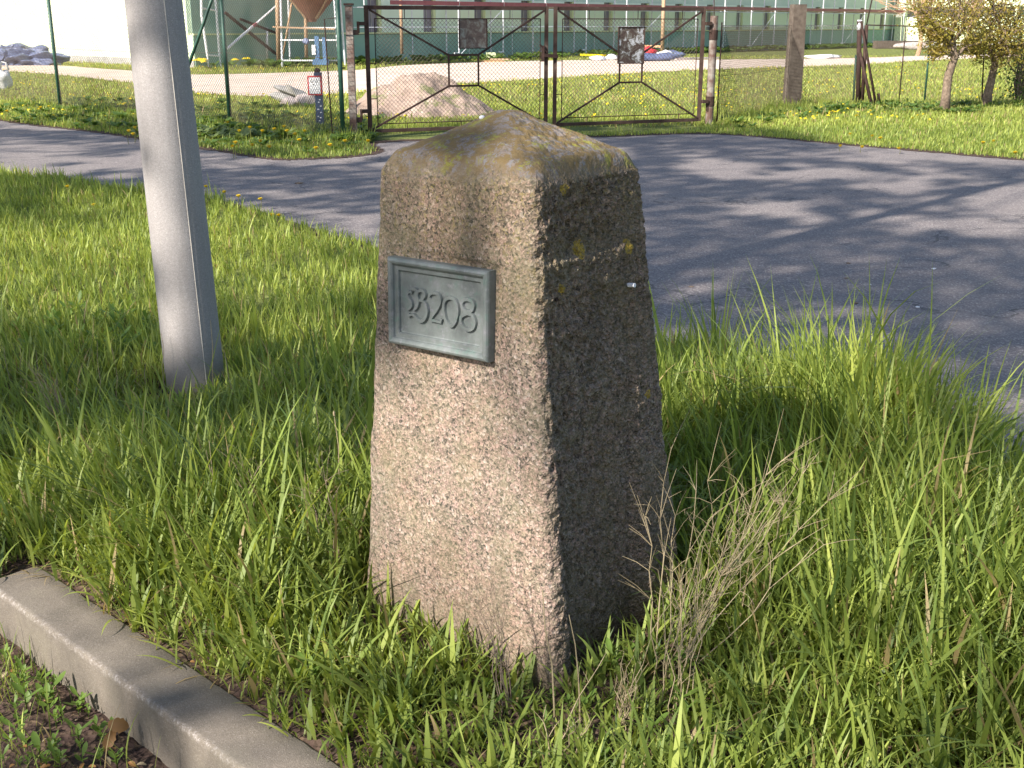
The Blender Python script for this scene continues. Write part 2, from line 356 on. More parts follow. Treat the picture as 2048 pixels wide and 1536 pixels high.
def polem(nt, b):
    g = N(nt); co = g.co(); v = g.vor(260, co); sp = g.n('SeparateColor'); g.l(v.outputs['Color'], sp.inputs[0])
    c = g.ramp(g.noise(2.4, 8, .7), [(.3, (.29, .268, .258)), (.55, (.325, .303, .292)), (.75, (.355, .335, .32))])
    c = g.mix(.3, c, g.ramp(sp.outputs[0], [(0, (.17, .155, .15)), (.3, (.28, .26, .25)), (.75, (.36, .34, .33)), (.96, (.48, .46, .44))], 'CONSTANT'))
    c = g.mix(g.ramp(g.noise(38, 4, .6), [(.70, 0.), (.73, .6)]), c, (.10, .09, .085))
    mp = g.n('Mapping'); mp.inputs['Scale'].default_value = (14, 14, .7); g.l(co, mp.inputs[0])
    c = g.mix(g.ramp(g.noise(1., 5, .7, co=mp.outputs[0]), [(.5, 0.), (.75, .35)]), c, (.17, .155, .14))
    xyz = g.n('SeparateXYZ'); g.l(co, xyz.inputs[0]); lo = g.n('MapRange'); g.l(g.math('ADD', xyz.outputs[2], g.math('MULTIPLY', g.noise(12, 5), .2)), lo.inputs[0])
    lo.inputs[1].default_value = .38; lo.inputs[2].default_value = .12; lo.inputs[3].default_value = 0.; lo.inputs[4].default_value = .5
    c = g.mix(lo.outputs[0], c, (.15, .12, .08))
    g.l(c, b.inputs['Base Color']); g.bump(v.outputs['Distance'], .35, .003, b)
M['concrete'] = mat('pole_concrete', rough=.88, build=polem, spec=.25)
def bronzem(nt, b):
    g = N(nt)
    c = g.ramp(g.noise(20, 6, .65), [(.3, (.105, .117, .115)), (.55, (.165, .185, .175)), (.75, (.22, .22, .23))])
    c = g.mix(g.math('MULTIPLY', g.ramp(g.noise(34, 6, .7), [(.55, 0.), (.68, 1.)]), .5), c, (.11, .20, .16))
    c = g.mix(g.math('MULTIPLY', g.ramp(g.noise(50, 6, .7), [(.55, 0.), (.68, 1.)]), .4), c, (.3, .29, .32))
    g.l(c, b.inputs['Base Color']); g.bump(g.noise(180, 5), .2, .002, b)
M['bronze'] = mat('patinated_plaque_metal', rough=.55, metal=.15, build=bronzem)

# ------------------------------------------------------------------ ground, road, kerb
KD = np.array([.731, -.682]); KD /= np.linalg.norm(KD); KN = np.array([-KD[1], KD[0]])   # along the kerb, into the verge
K0 = np.array([-1.51, 3.05]); KW = .165; KH = .17
def kpt(a, b): return K0+KD*a+KN*b
far = 260
sheet('ground', [kpt(-far, .02), kpt(far, .02), kpt(far, far*1.4), kpt(-far, far*1.4)], -.012, M['lawn'], kind='structure')
sheet('roadside', [kpt(-far, .05), kpt(far, .05), kpt(far, -60), kpt(-far, -60)], -KH-.02, M['soil'], kind='structure')
NEAR = [(-16, 23.6), (-6.3, 13.6), (-5.1, 12.8), (-4.3, 12.0), (-2.85, 10.95), (-1.62, 9.25), (-.98, 8.4), (.55, 5.95), (.95, 5.6), (1.3, 5.15), (1.6, 4.6), (1.95, 3.7), (2.6, 2.4), (4, .2)]
FAR = [(-30, 42), (-16, 28.4), (-8.91, 20.46), (-6.34, 18.06), (-3.94, 15.49), (-3.0, 14.45), (-2.56, 14.42), (-2.0, 14.7), (-1.75, 15.3), (-1.75, 16.6), (1.4, 17.4), (3.08, 17.8), (4.67, 16.15), (6.29, 14.31), (10, 10), (16, 3)]
nearS = smoothpoly(NEAR, 8, .015); farS = smoothpoly(FAR, 8, .02)
sheet('road', nearS + [(16, -8)] + farS[::-1], 0.0, M['asphalt'], kind='structure')
VERGE = [tuple(kpt(-20, -.05)), tuple(kpt(-.12, -.05)), tuple(kpt(-.12, KW-.005)), tuple(kpt(9, KW-.005))] + nearS[::-1]
# sand track on the site
trk_near = [gp(-300, 140), gp(0, 143), gp(110, 150), gp(260, 166), gp(400, 187), gp(560, 192), gp(700, 186), gp(820, 172), gp(1000, 163), gp(1200, 150), gp(1400, 140), gp(1700, 130), gp(1900, 119), gp(2200, 112)]
trk_far = [gp(-300, 128), gp(0, 131), gp(90, 130), gp(260, 141), gp(390, 149), gp(690, 141), gp(820, 130), gp(1000, 123), gp(1200, 120), gp(1400, 119.5), gp(1700, 116), gp(1900, 110), gp(2200, 106)]
tn = smoothpoly(trk_near, 8, .12, 3); tf = smoothpoly(trk_far, 8, .12, 4)
TRACK = tn+tf[::-1]
sheet('sandy_track', TRACK, 0.002, M['sand'], kind='structure')
# bumpy soil of the verge (under the grass) and of the strip below the kerb
def grid_soil(name, x0, x1, y0, y1, st, keep, zf):
    X, Y = np.meshgrid(np.arange(x0, x1, st), np.arange(y0, y1, st)); Z = zf(X, Y); nx = X.shape[1]; ny = X.shape[0]
    V = np.stack([X.ravel(), Y.ravel(), Z.ravel()], 1); I = np.arange(nx*ny).reshape(ny, nx)
    F = np.stack([I[:-1, :-1].ravel(), I[:-1, 1:].ravel(), I[1:, 1:].ravel(), I[1:, :-1].ravel()], 1)
    C = V[F].mean(1); F = F[keep(C[:, 0], C[:, 1])]
    return npmesh(name, V, F, None, M['soil'], kind='structure')
def kdist0(x, y): return (x-K0[0])*KN[0]+(y-K0[1])*KN[1]
grid_soil('verge_soil', -2.6, 2.6, 1.3, 5.5, .02, lambda x, y: inpoly(x, y, VERGE) | ((kdist0(x, y) > KW-.05) & (kdist0(x, y) < KW+.1)), lambda x, y: np.where(kdist0(x, y) < KW+.012, -.010, -.009+.03*fnoise(x*9, y*9, 5)*np.clip((kdist0(x, y)-KW)*8, 0, 1)+.012*vnoise(x*40, y*40, 6)*np.clip((kdist0(x, y)-KW)*8, 0, 1)))
def below(x, y): return ((x-K0[0])*KN[0]+(y-K0[1])*KN[1]) < .05
grid_soil('roadside_soil', -2.6, .4, 1.2, 3.6, .012, below, lambda x, y: -KH-.012+.028*fnoise(x*8, y*8, 8)+.012*vnoise(x*45, y*45, 9))
# ragged bare soil rim where the grass meets the asphalt
def rim(name, P, w0, w1, z, seed):
    r = random.Random(seed); n = len(P); V = []
    for i in range(n):
        a = P[max(i-1, 0)]; b = P[min(i+1, n-1)]; dx, dy = b[0]-a[0], b[1]-a[1]; L = math.hypot(dx, dy)+1e-9; nx, ny = -dy/L, dx/L
        u0 = r.uniform(.3, 1)*w0; u1 = r.uniform(.3, 1)*w1
        V += [(P[i][0]-nx*u0, P[i][1]-ny*u0, z), (P[i][0]+nx*u1, P[i][1]+ny*u1, z)]
    MB().add(V, [(2*i, 2*i+2, 2*i+3, 2*i+1) for i in range(n-1)]).build(name, M['soil'], kind='structure')
rim('soil_rim', smoothpoly(FAR, 26, .0), .12, .30, .004, 3)
rim('soil_rim', smoothpoly(NEAR, 26, .0), .10, .06, .005, 4)
# kerbstones
def kerb(a0, a1, label, dz=0.):
    n = int((a1-a0)/.008); prof = [(0.004, -KH-.1), (0.0, -.02), (.0, -.012), (.003, -.004), (.008, -.0008), (.016, 0.), (.05, 0.), (.1, 0.), (KW-.01, 0.), (KW-.002, -.006), (KW, -.1)]
    prof = [(0.004, -KH-.1), (0.003, -.10), (.002, -.06)]+prof[1:]
    V = []; C = []
    for i in range(n+1):
        a = a0+(a1-a0)*i/n; inset = .006 if i in (0, n) else 0
        for j, (b, z) in enumerate(prof):
            chip = .004*max(0, mnoise.noise(Vector((a*23, 0, 3)))+.6*mnoise.noise(Vector((a*71, 0, 9)))-.1) if 3 <= j <= 7 else 0
            w = .0015*mnoise.noise(Vector((a*30, j*.7, 1)))
            p = kpt(a, b+w+chip*.6); V.append((p[0], p[1], z-chip+w*.5-(inset if j > 2 and j < 11 else 0)+dz))
            C.append([[0, .0, .0, .1, .7, .9, .55, .12, .0, 0, 0, 0, 0][j]]*3)
    m = len(prof); F = [(i*m+j, (i+1)*m+j, (i+1)*m+j+1, i*m+j+1) for i in range(n) for j in range(m-1)]
    o = npmesh('kerbstone', V, F, None, M['kerb'], np.array(C))
    me = o.data
    # closed ends
    for vs in (V[:m], V[n*m:n*m+m][::-1]): MB().add(vs, [tuple(range(m))[::-1]]).build('end_face', M['kerb'], o)
    return tag(o, label, 'kerbstone', 'kerbstones along the verge')
kerb(-.10, 1.55, 'long grey concrete kerbstone with a whitish worn edge at the lower left')
kerb(1.56, 3.1, 'kerbstone continuing out of the lower frame edge under the grass', -.004)

# ------------------------------------------------------------------ milestone
M['granite'] = mat('granite', rough=.85, build=granite, spec=.3)
# plaque in its own frame: x along the face, y up the face, z outwards
pn = np.array([-.63089582, -.7745914, .04448181]); pt = np.array([.77535885, -.6315209, 0]); pu = np.array([.0280912, .03448937, .99901019])
PO = np.array([-.30995464, 2.91315066, .7944291])+pn*.009
def build_stone():
    NP, NZ, NC = 420, 210, 60
    per = np.linspace(0, 4, NP, endpoint=False)
    # unit rounded square
    def unit(rr):
        out = []
        for t in per:
            k = int(t); f = t-k
            c = [(-1, -1), (1, -1), (1, 1), (-1, 1)]
            a = np.array(c[k], float); b = np.array(c[(k+1) % 4], float); q = a+(b-a)*f
            # rounding of the corner by radius rr
            for ax in (0, 1): pass
            x, y = q; ix, iy = abs(x)-(1-rr), abs(y)-(1-rr)
            if ix > 0 and iy > 0:
                d = math.hypot(ix, iy); m = max(ix, iy)
                kk = rr/d; x = math.copysign(1-rr+ix*kk, x); y = math.copysign(1-rr+iy*kk, y)
            out.append((x, y))
        return np.array(out)
    U = unit(.13); u = (U[:, 0]+1)/2; v = (U[:, 1]+1)/2
    # corners order: N(-1,-1) R(1,-1) B(1,1) L(-1,1)
    def quad(N_, R_, B_, L_, u, v): return (N_[None]*((1-u)*(1-v))[:, None]+R_[None]*(u*(1-v))[:, None]+B_[None]*(u*v)[:, None]+L_[None]*((1-u)*v)[:, None])
    rows = []; zs = np.concatenate([np.linspace(-.12, 1.245, NZ)])
    for z in zs:
        t = z/1.282
        rows.append(quad(bN+(tN-bN)*t, bR+(tR-bR)*t, bB+(tB-bB)*t, bL+(tL-bL)*t, u, v))
    # rounded shoulder and pyramid top: scale r from 1 to 0
    for i in range(1, NC+1):
        q = i/NC; r = 1-q
        Uq = unit(min(.95, .13+q*1.0)); uq = (Uq[:, 0]+1)/2; vq = (Uq[:, 1]+1)/2
        Q = quad(tN, tR, tB, tL, uq, vq); cen = APEX.copy()
        sh = .14                                    # shoulder rounding zone
        P = cen[None, :2]+(Q[:, :2]-cen[None, :2])*r
        zz = 1.245+.047*math.sin(min(1, q/sh)*math.pi/2)+(1.408-1.292)*max(0, (q-sh*.5)/(1-sh*.5))**.95
        if q > .8: zz -= (q-.8)**2*.38
        rr = P.copy()
        if q < sh:                                  # keep the outline full while the shoulder turns
            k = 1-(1-math.sqrt(max(0, 1-(q/sh)**2)))*sh
            rr = cen[None, :2]+(Q[:, :2]-cen[None, :2])*max(r, min(1, k))
            rr = cen[None, :2]+(Q[:, :2]-cen[None, :2])*(r*.5+.5*max(r, k))
        rows.append(np.concatenate([rr, np.full((NP, 1), zz)], 1))
    V = np.concatenate(rows); nr = len(rows)
    # roughness along the outward direction
    ax = (APEX[:2]+np.array([(bN+bB)[0]/2, (bN+bB)[1]/2]))/2
    side = np.tile(per, nr)
    out = V.copy(); P0 = bN; RG = np.zeros(len(V))
    lineA = pl(1095, 528, bN, nR); lineB = pl(1250, 488, bN, nR)
    tRdir = (bR-bN)/np.linalg.norm(bR-bN)
    la, lb = (lineA-bN) @ tRdir, (lineB-bN) @ tRdir
    for i in range(len(V)):
        p = V[i]; s_ = side[i]
        d = np.array([p[0]-ax[0], p[1]-ax[1], 0]); d /= (np.linalg.norm(d)+1e-6)
        vec = Vector(p)
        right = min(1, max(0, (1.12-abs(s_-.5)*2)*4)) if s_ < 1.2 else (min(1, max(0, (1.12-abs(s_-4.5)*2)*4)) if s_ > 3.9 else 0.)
        big = mnoise.noise(vec*5)*.006+mnoise.noise(vec*14)*.004
        fine = mnoise.noise(vec*70)*.0026+mnoise.noise(vec*40+Vector((4, 1, 0)))*.003
        pit = -abs(mnoise.noise(vec*55+Vector((9, 2, 1))))*.017
        cf = 1-.75*min(1, max(0, (p[2]-1.235)*30)); k = .5+.9*right*cf
        capk = 1. if p[2] > 1.24 else 0.
        off = big*(1+.4*right*cf)+fine*k+pit*right*1.4*cf
        if right > .2 and p[2] < 1.2:
            a = (p-bN) @ tRdir
            if la-.02 < a < lb+.02:
                zl = lineA[2]+(lineB[2]-lineA[2])*(a-la)/(lb-la)+.008*mnoise.noise(Vector((a*30, 0, 0)))
                e = p[2]-zl
                if -.10 < e < 0: off += .008*(1+e/.10)
                elif e < .06: off -= .003*(1-e/.06)
        _a = (p-PO) @ pt; _b = (p-PO) @ pu
        if s_ > 2.9 and -.01 < _a < .37 and -.01 < _b < .26: off = min(off, -.003)-.002
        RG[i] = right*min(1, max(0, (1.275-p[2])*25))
        n3 = np.array([d[0], d[1], .05]) if not capk else np.array([d[0]*.3, d[1]*.3, .95])
        out[i] = p+n3*off
    F = []
    idx = np.arange(nr*NP).reshape(nr, NP)
    a = idx[:-1]; b = np.roll(idx, -1, 1)[:-1]; c = np.roll(idx, -1, 1)[1:]; d = idx[1:]
    F = np.stack([a.ravel(), b.ravel(), c.ravel(), d.ravel()], 1)
    return out, F, RG
root_stone = empty('milestone', (0, 0, 0), label='tall rough granite boundary stone with pyramid top and a number plaque', cat='milestone')
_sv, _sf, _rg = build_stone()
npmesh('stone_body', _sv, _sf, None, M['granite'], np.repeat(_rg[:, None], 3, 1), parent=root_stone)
from mathutils.bvhtree import BVHTree
_bvh = BVHTree.FromPolygons([tuple(p) for p in _sv], [tuple(int(i) for i in f) for f in _sf])
def on_stone(u, v):
    h = _bvh.ray_cast(Vector(CAMP), Vector(ray(u, v)).normalized()); return np.array(h[0])

def pq(x, y, z): return tuple(PO+pt*x+pu*y+pn*z)
def plaque():
    # outline corners (slightly out of square like the casting)
    cs = [(.012, .013), (.349, .021), (.347, .245), (.008, .239)]
    def inset(d):
        cx = sum(c[0] for c in cs)/4; cy = sum(c[1] for c in cs)/4
        return [(x+math.copysign(d, cx-x), y+math.copysign(d, cy-y)) for x, y in cs]
    prof = [(0, -.02), (0, .022), (.001, .0265), (.004, .0305), (.009, .0325), (.014, .031), (.018, .027), (.0195, .022), (.021, .0205), (.031, .0205), (.0325, .018), (.0335, .0135), (.036, .0125)]
    mb = MB(); rings = []
    for d, z in prof:
        rings.append([pq(x, y, z-.004) for x, y in inset(d)])
    vs = [p for r in rings for p in r]; fs = []
    for i in range(len(rings)-1):
        for k in range(4):
            fs.append((i*4+k, i*4+(k+1) % 4, (i+1)*4+(k+1) % 4, (i+1)*4+k))
    mb.add(vs, fs); root = mb.build('number_plaque', M['bronze'], root_stone)
    b = MB(); q = inset(.0355); b.add([pq(x, y, .0085) for x, y in q], [(0, 1, 2, 3)]); b.build('back_panel', M['bronze'], root)
    # raised characters: 𝔅 2 0 8 as bevelled ribbons
    G = dict(A=[(.0778, .1498), (.0678, .1516), (.06, .1452), (.065, .1353), (.0737, .126), (.0738, .1154), (.0638, .1064)], dot=[(.0640, .0965), (.0702, .0898)],
      B=[(.0749, .1574), (.0877, .1607), (.0958, .1545), (.095, .1439), (.0994, .1319), (.0953, .1186), (.0839, .1074)],
      C=[(.0958, .1503), (.1034, .1587), (.1161, .1595), (.1218, .1509), (.1163, .1417), (.105, .1359)],
      D=[(.105, .1359), (.1206, .133), (.1298, .1196), (.1289, .1048), (.1211, .0909), (.1084, .0851), (.0956, .089), (.084, .0968), (.0668, .093)],
      two=[(.1373, .148), (.1414, .1558), (.1524, .1601), (.1663, .1584), (.1747, .1482), (.1722, .1344), (.1614, .1182), (.1491, .1037), (.1431, .0925)],
      foot=[(.1425, .0925), (.1604, .0933), (.1784, .0926), (.1800, .1012)],
      zero=[(.2074, .1561), (.2223, .1532), (.2312, .1401), (.2332, .123), (.2274, .1035), (.2155, .0896), (.2012, .0932), (.1914, .1062), (.187, .1242), (.188, .1409), (.1952, .1512), (.2074, .1561)],
      e1=[(.2649, .1601), (.2795, .1575), (.285, .1472), (.2787, .1351), (.2643, .1309), (.2508, .137), (.2466, .1476), (.253, .1567), (.2649, .1601)],
      e2=[(.2644, .1268), (.2803, .1252), (.2899, .1114), (.2863, .0966), (.272, .0885), (.2546, .0914), (.2449, .1032), (.2473, .117), (.2644, .1268)])
    chars = dict(letter_b=(('A', 'dot', 'B', 'C', 'D')), digit_two=('two', 'foot'), digit_zero=('zero',), digit_eight=('e1', 'e2'))
    for nm, parts in chars.items():
        mb = MB()
        for pi, pk in enumerate(parts):
            P = smoothpoly([(.0095+x*.992, .126+(y-.123)*1.05) for x, y in G[pk]], 1 if pk in ('dot', 'foot') else 6); closed = G[pk][0] == G[pk][-1]
            if closed: P = P[:-1]
            n = len(P); rings = []
            for i, p in enumerate(P):
                a = P[(i-1) % n] if closed or i > 0 else p; b_ = P[(i+1) % n] if closed or i < n-1 else p
                dx, dy = b_[0]-a[0], b_[1]-a[1]; L = math.hypot(dx, dy)+1e-9; nx, ny = -dy/L, dx/L
                w = .0049 if closed else .0052*(.55+.45*math.sin(math.pi*min(1, max(0, (i+.8)/(n+.6)))))
                if pk == 'dot': w = .0042
                if pk == 'foot': w = .0038
                z0, z1 = .0087, .0155+.0002*pi
                rings.append([pq(p[0]+nx*w*1.15, p[1]+ny*w*1.15, z0), pq(p[0]+nx*w*.8, p[1]+ny*w*.8, z1), pq(p[0]-nx*w*.8, p[1]-ny*w*.8, z1), pq(p[0]-nx*w*1.15, p[1]-ny*w*1.15, z0)])
            vs = [q for r in rings for q in r]; fs = []
            for i in range(n if closed else n-1):
                j = (i+1) % n
                for k in range(3): fs.append((i*4+k, i*4+k+1, j*4+k+1, j*4+k))
            if not closed: fs += [(0, 1, 2, 3), tuple((n-1)*4+k for k in range(4))[::-1]]
            mb.add(vs, fs)
        mb.build(nm, M['bronze'], root)
plaque()
# survey stud on the top, metal stub on the right face, hole
q = on_stone(964, 236)
st = MB(); st.lump((q[0], q[1], q[2]+.001), (.0078, .0078, .006), 3, 2, .0); st.tube([(q[0], q[1], q[2]-.03), (q[0], q[1], q[2]-.004)], .005, 8)
st.build('survey_stud', M['white'], root_stone, smooth=True)
q = on_stone(1258, 570); st = MB(); tRd = (bR-bN)/np.linalg.norm(bR-bN)
st.tube([q-nR*.02, q+nR*.018], .0058, 10); st.build('metal_stub', M['galv'], root_stone)
q = on_stone(1112, 597); st = MB(); st.tube([q+nR*.0005, q+nR*.004], .007, 10); st.build('dark_plug', M['rustdark'], root_stone)

# ------------------------------------------------------------------ concrete lamp pole
PB = gp(393, 778); PT = np.array([PB[0]-.22, PB[1]+.12, 8.0])
def pole():
    root = empty('lamp_pole', (PB[0], PB[1], 0), label='thick pale grey concrete lamp pole standing in the grass left of the granite stone', cat='lamp pole')
    n = 64; V = []; zs = np.linspace(-.3, 8, 60)
    vd = np.array([PB[0], PB[1]]); vd /= np.linalg.norm(vd); rt = np.array([vd[1], -vd[0]])
    a0 = math.atan2(rt[1], rt[0])
    for z in zs:
        t = z/8; r = .132-.0095*z
        for k in range(n):
            a = 2*math.pi*k/n
            V.append((PT[0]*t+PB[0]*(1-t)+r*math.cos(a)-PB[0], PT[1]*t+PB[1]*(1-t)+r*math.sin(a)-PB[1], z))
    I = np.arange(len(zs)*n).reshape(len(zs), n); a = I[:-1]; b = np.roll(I, -1, 1)[:-1]; c = np.roll(I, -1, 1)[1:]; d = I[1:]
    F = np.stack([a.ravel(), b.ravel(), c.ravel(), d.ravel()], 1)
    npmesh('shaft', V, F, None, M['concrete'], parent=root)
    # moulding seam: a thin proud ridge on the side towards the camera
    mb = MB(); pts = []
    for z in zs:
        t = z/8; r = .132-.0095*z; ang = math.asin(.36)
        dirv = -vd*math.cos(ang)+rt*math.sin(ang); jit = .0012*mnoise.noise(Vector((0, 0, z*3)))
        pts.append((PT[0]*t-PB[0]*t+dirv[0]*r+rt[0]*jit, PT[1]*t-PB[1]*t+dirv[1]*r, z))
    mb.tube(pts, .0018, 6); mb.build('mould_seam', M['seam'], root)
    cap = MB(); e = PT-PB; cap.tube([(e[0], e[1], 7.98), (e[0]-.3, e[1]-.3, 8.4), (e[0]-1.2, e[1]-1.1, 8.6)], .035, 10); cap.build('arm', M['galv'], root, smooth=True)
    cap = MB(); cap.box((e[0]-1.5, e[1]-1.35, 8.6), (.6, .25, .12), R(42)); cap.build('lamp_head', M['galv'], root)
pole()

# ------------------------------------------------------------------ chain link helpers
def mesh_panel(A, B, z0, z1, pitch=.062, r=.003, name='wire_mesh', parent=None, m=None):
    A = np.array(A, float); B = np.array(B, float); L = np.linalg.norm(B-A); d = (B-A)/L; Hh = z1-z0
    mb = MB(); nn = np.array([-d[1], d[0]])
    def P(s, z, k=0): return (A[0]+d[0]*s+nn[0]*k, A[1]+d[1]*s+nn[1]*k, z)
    x = -Hh
    while x < L:
        for sg in (1, -1):
            s0, s1 = (x, x+Hh); za, zb = (z0, z1) if sg > 0 else (z1, z0)
            t0 = max(0, (0-s0)/Hh); t1 = min(1, (L-s0)/Hh)
            if t1-t0 > .01:
                a = P(s0+Hh*t0, za+(zb-za)*t0, .0015*sg); b = P(s0+Hh*t1, za+(zb-za)*t1, .0015*sg); mb.tube([a, b], r, 3, caps=False)
        x += pitch
    return mb.build(name, m or M['wire'], parent, kind='stuff')
def hwire(mb, pts, r=.003): mb.tube(pts, r, 4)

# ------------------------------------------------------------------ gate
GA = np.array([-2.13, 17.24]); GD = np.array([5.32, 2.19]); GD /= np.linalg.norm(GD); GN = np.array([GD[1], -GD[0]])
def g3(s, z, k=0.): return np.array([GA[0]+GD[0]*s+GN[0]*k, GA[1]+GD[1]*s+GN[1]*k, z])
def leaf(s0, s1, lab, cross, board, blab, hinge):
    o = g3(s0, 0); root = empty('gate_leaf', o, label=lab, cat='gate')
    def w(s, z, k=0): return tuple(g3(s, z, k)-o)
    z0, z1 = .07, 1.83
    P = [('stile', (s0+.03, z0), (s0+.03, z1+.02), .06), ('stile', (s1-.03, z0), (s1-.03, z1+.02), .06), ('top_rail', (s0+.06, z1-.01), (s1-.06, z1-.01), .055), ('bottom_rail', (s0+.06, z0+.02), (s1-.06, z0+.02), .05)]
    for nm, a, b, wd in P:
        MB().bar(w(*a), w(*b), wd).build(nm, M['rust'], root)
    i0, i1, j0, j1 = s0+.15, s1-.13, .19, 1.67        # inner wire frame
    f = MB(); pts = [w(i0, j0), w(i1, j0), w(i1, j1), w(i0, j1), w(i0, j0)]
    for a, b in zip(pts[:-1], pts[1:]): f.tube([a, b], .0075, 5)
    for x in (s0+.6, s0+1.45, s0+2.25): f.tube([w(x, j1), w(x, z1-.03)], .006, 4); f.tube([w(x, j0), w(x, z0+.04)], .006, 4)
    for z in (.55, 1.05): f.tube([w(i0, z), w(s0+.05, z)], .006, 4); f.tube([w(i1, z), w(s1-.05, z)], .006, 4)
    f.build('inner_frame', M['rustdark'], root)
    (ca, za), (cb, zb) = cross
    for a, b in (((s0+.07, z1-.04), (ca, zb)), ((s1-.07, z1-.04), (cb, zb)), ((s0+.07, z0+.05), (ca, za)), ((s1-.07, z0+.05), (cb, za))):
        MB().bar(w(*a, .02), w(*b, .02), .026).build('brace', M['rustdark'], root)
    for a, b in (((ca, za), (cb, za)), ((ca, zb), (cb, zb)), ((ca, za), (ca, zb)), ((cb, za), (cb, zb))):
        MB().bar(w(*a, .021), w(*b, .021), .028).build('brace', M['rustdark'], root)
    A = g3(i0, 0)-o; B = g3(i1, 0)-o
    mp = mesh_panel((A[0], A[1]), (B[0], B[1]), j0, j1, .062, .0028, parent=root)
    # sign board
    (x0, y0), (x1, y1), mt = board
    sb = MB().box((0, 0, 0), (1, 1, 1)); sb.v = [tuple(np.array(w((x0+x1)/2+v[0]*(x1-x0), (y0+y1)/2+v[2]*(y1-y0), .045+v[1]*.006))) for v in sb.v]
    bo = sb.build('sign_board', mt, root); tag(bo, blab)
    e = .012; fr = MB()
    for a, b in (((x0, y0), (x1, y0)), ((x1, y0), (x1, y1)), ((x1, y1), (x0, y1)), ((x0, y1), (x0, y0))): fr.bar(w(*a, .049), w(*b, .049), .018, .012)
    fr.build('board_edge', M['rustdark'], bo)
    # hinge straps
    for z in (.38, 1.6):
        hs = s0 if hinge < 0 else s1; h = MB()
        h.bar(w(hs-.01*hinge, z, .02), w(hs+.10*hinge, z, .02), .10, .05); h.bar(w(hs+.10*hinge, z+.03, .02), w(hs+.10*hinge, z-.13, .02), .035); h.bar(w(hs+.10*hinge, z-.12, .02), w(hs+.2*hinge, z-.12, .02), .05, .07)
        h.build('hinge', M['rust'], root)
    return root, w
def boardmat(nt, b, dark=False):
    g = N(nt)
    c = g.ramp(g.noise(9, 6, .7, dist=.6), [(.3, (.06, .045, .04)), (.48, (.12, .085, .07)), (.6, (.2, .2, .17)), (.75, (.3, .31, .33))])
    g.l(c, b.inputs['Base Color'])
def boardmat2(nt, b):
    g = N(nt)
    c = g.ramp(g.noise(7, 7, .72, dist=1.2), [(.36, (.03, .015, .015)), (.47, (.07, .045, .035)), (.53, (.13, .12, .10)), (.58, (.42, .42, .44))])
    g.l(c, b.inputs['Base Color'])
M['board1'] = mat('weathered_sign_face', rough=.7, build=boardmat); M['board2'] = mat('peeled_dark_sign_face', rough=.7, build=boardmat2)
lf, w1 = leaf(.02, 2.9, 'left leaf of the rusty chain link gate with a blank grey-brown board', ((1.28, .71), (1.75, 1.155)), ((1.44, 1.25), (1.88, 1.67), M['board1']), 'faded grey-brown blank board', -1)
lf2, w2 = leaf(2.99, 5.66, 'right leaf of the rusty chain link gate with a peeled dark white-blotched sign', ((4.13, .71), (4.53, 1.15)), ((4.08, 1.0), (4.54, 1.55), M['board2']), 'peeling dark board with white blotches', 1)
MB().bar(w1(2.80, .0+1.28, .03), w1(2.80, 1.05, .03), .05, .06).bar(w1(2.74, 1.30, .05), w1(2.86, 1.18, .05), .02).bar(w1(2.80, 1.14, .05), w1(3.04, 1.12, .05), .045, .05).build('latch', M['rustdark'], lf)
def blotch_arch():   # pale arch shape left on the peeled sign
    mb = MB(); V = []; n = 16
    for k in range(n+1):
        a = math.pi*(k/n); 
        for rr in (.155, .195): V.append(w2(4.30+.72*rr*math.cos(a)*(1+.08*math.sin(k*3)), 1.30+rr*1.05*math.sin(a)+.02*math.sin(k*5), .0545))
    F = [(2*k, 2*k+1, 2*k+3, 2*k+2) for k in range(1, n-1)]
    mb.add(V, F); return mb
gp1 = empty('gate_post', g3(-.2, 0), label='rusty flaking steel gate post at the left end of the gate', cat='gate post')
MB().bar((0, 0, -.1), (0, 0, 1.84), .10).build('post', M['palerust'], gp1)
MB().box((0, 0, 1.86), (.13, .13, .03)).build('cap', M['rustdark'], gp1)
gp2 = empty('gate_post', g3(5.83, 0), label='rusty white-flaked round gate post at the right end of the gate', cat='gate post')
MB().tube([(0, 0, -.1), (0, 0, 1.72)], .065, 14).build('post', M['palerust'], gp2, smooth=False)
MB().tube([(0, 0, 1.35), (0, 0, 1.5)], .072, 14).build('collar', M['rustdark'], gp2); MB().tube([(0, 0, .30), (0, 0, .46)], .072, 14).build('collar', M['rustdark'], gp2)
MB().tube([(.0, 0, 1.7), (-.03, 0, 2.2)], .008, 5).build('rod', M['rustdark'], gp2)

# ------------------------------------------------------------------ left fence
def fence(posts, H, lab, kindposts='green', r=.033, pitch=.064, top=True, mesh_h=None, skip=()):
    o = np.array([posts[0][0], posts[0][1], 0.]); root = empty('chain_link_fence', o, label=lab, cat='fence')
    for i, p in enumerate(posts):
        if i in skip: continue
        m = MB().tube([(p[0]-o[0], p[1]-o[1], -.1), (p[0]-o[0], p[1]-o[1], H)], r, 10); m.build('post', M[kindposts], root, smooth=True)
    w = MB(); mh = mesh_h or H-.05
    for a, b in zip(posts[:-1], posts[1:]):
        a = np.array(a[:2])-o[:2]; b = np.array(b[:2])-o[:2]
        mesh_panel(a, b, .06, mh, pitch, .0028, parent=root)
        for z, sag in ((.08, .0), (mh*.5, .03), (mh, .0)):
            pts = [(a[0]+(b[0]-a[0])*t, a[1]+(b[1]-a[1])*t, z-sag*4*t*(1-t)) for t in np.linspace(0, 1, 7)]; hwire(w, pts, .0028)
    w.build('line_wire', M['wire'], root)
    return root, o
FP = [(-14.4, 28.6), (-8.86, 23.16), (-4.66, 19.43), (-2.43, 16.86)]
fl, fo = fence(FP, 2.35, 'tall chain link fence on dark green posts running left from the gate')
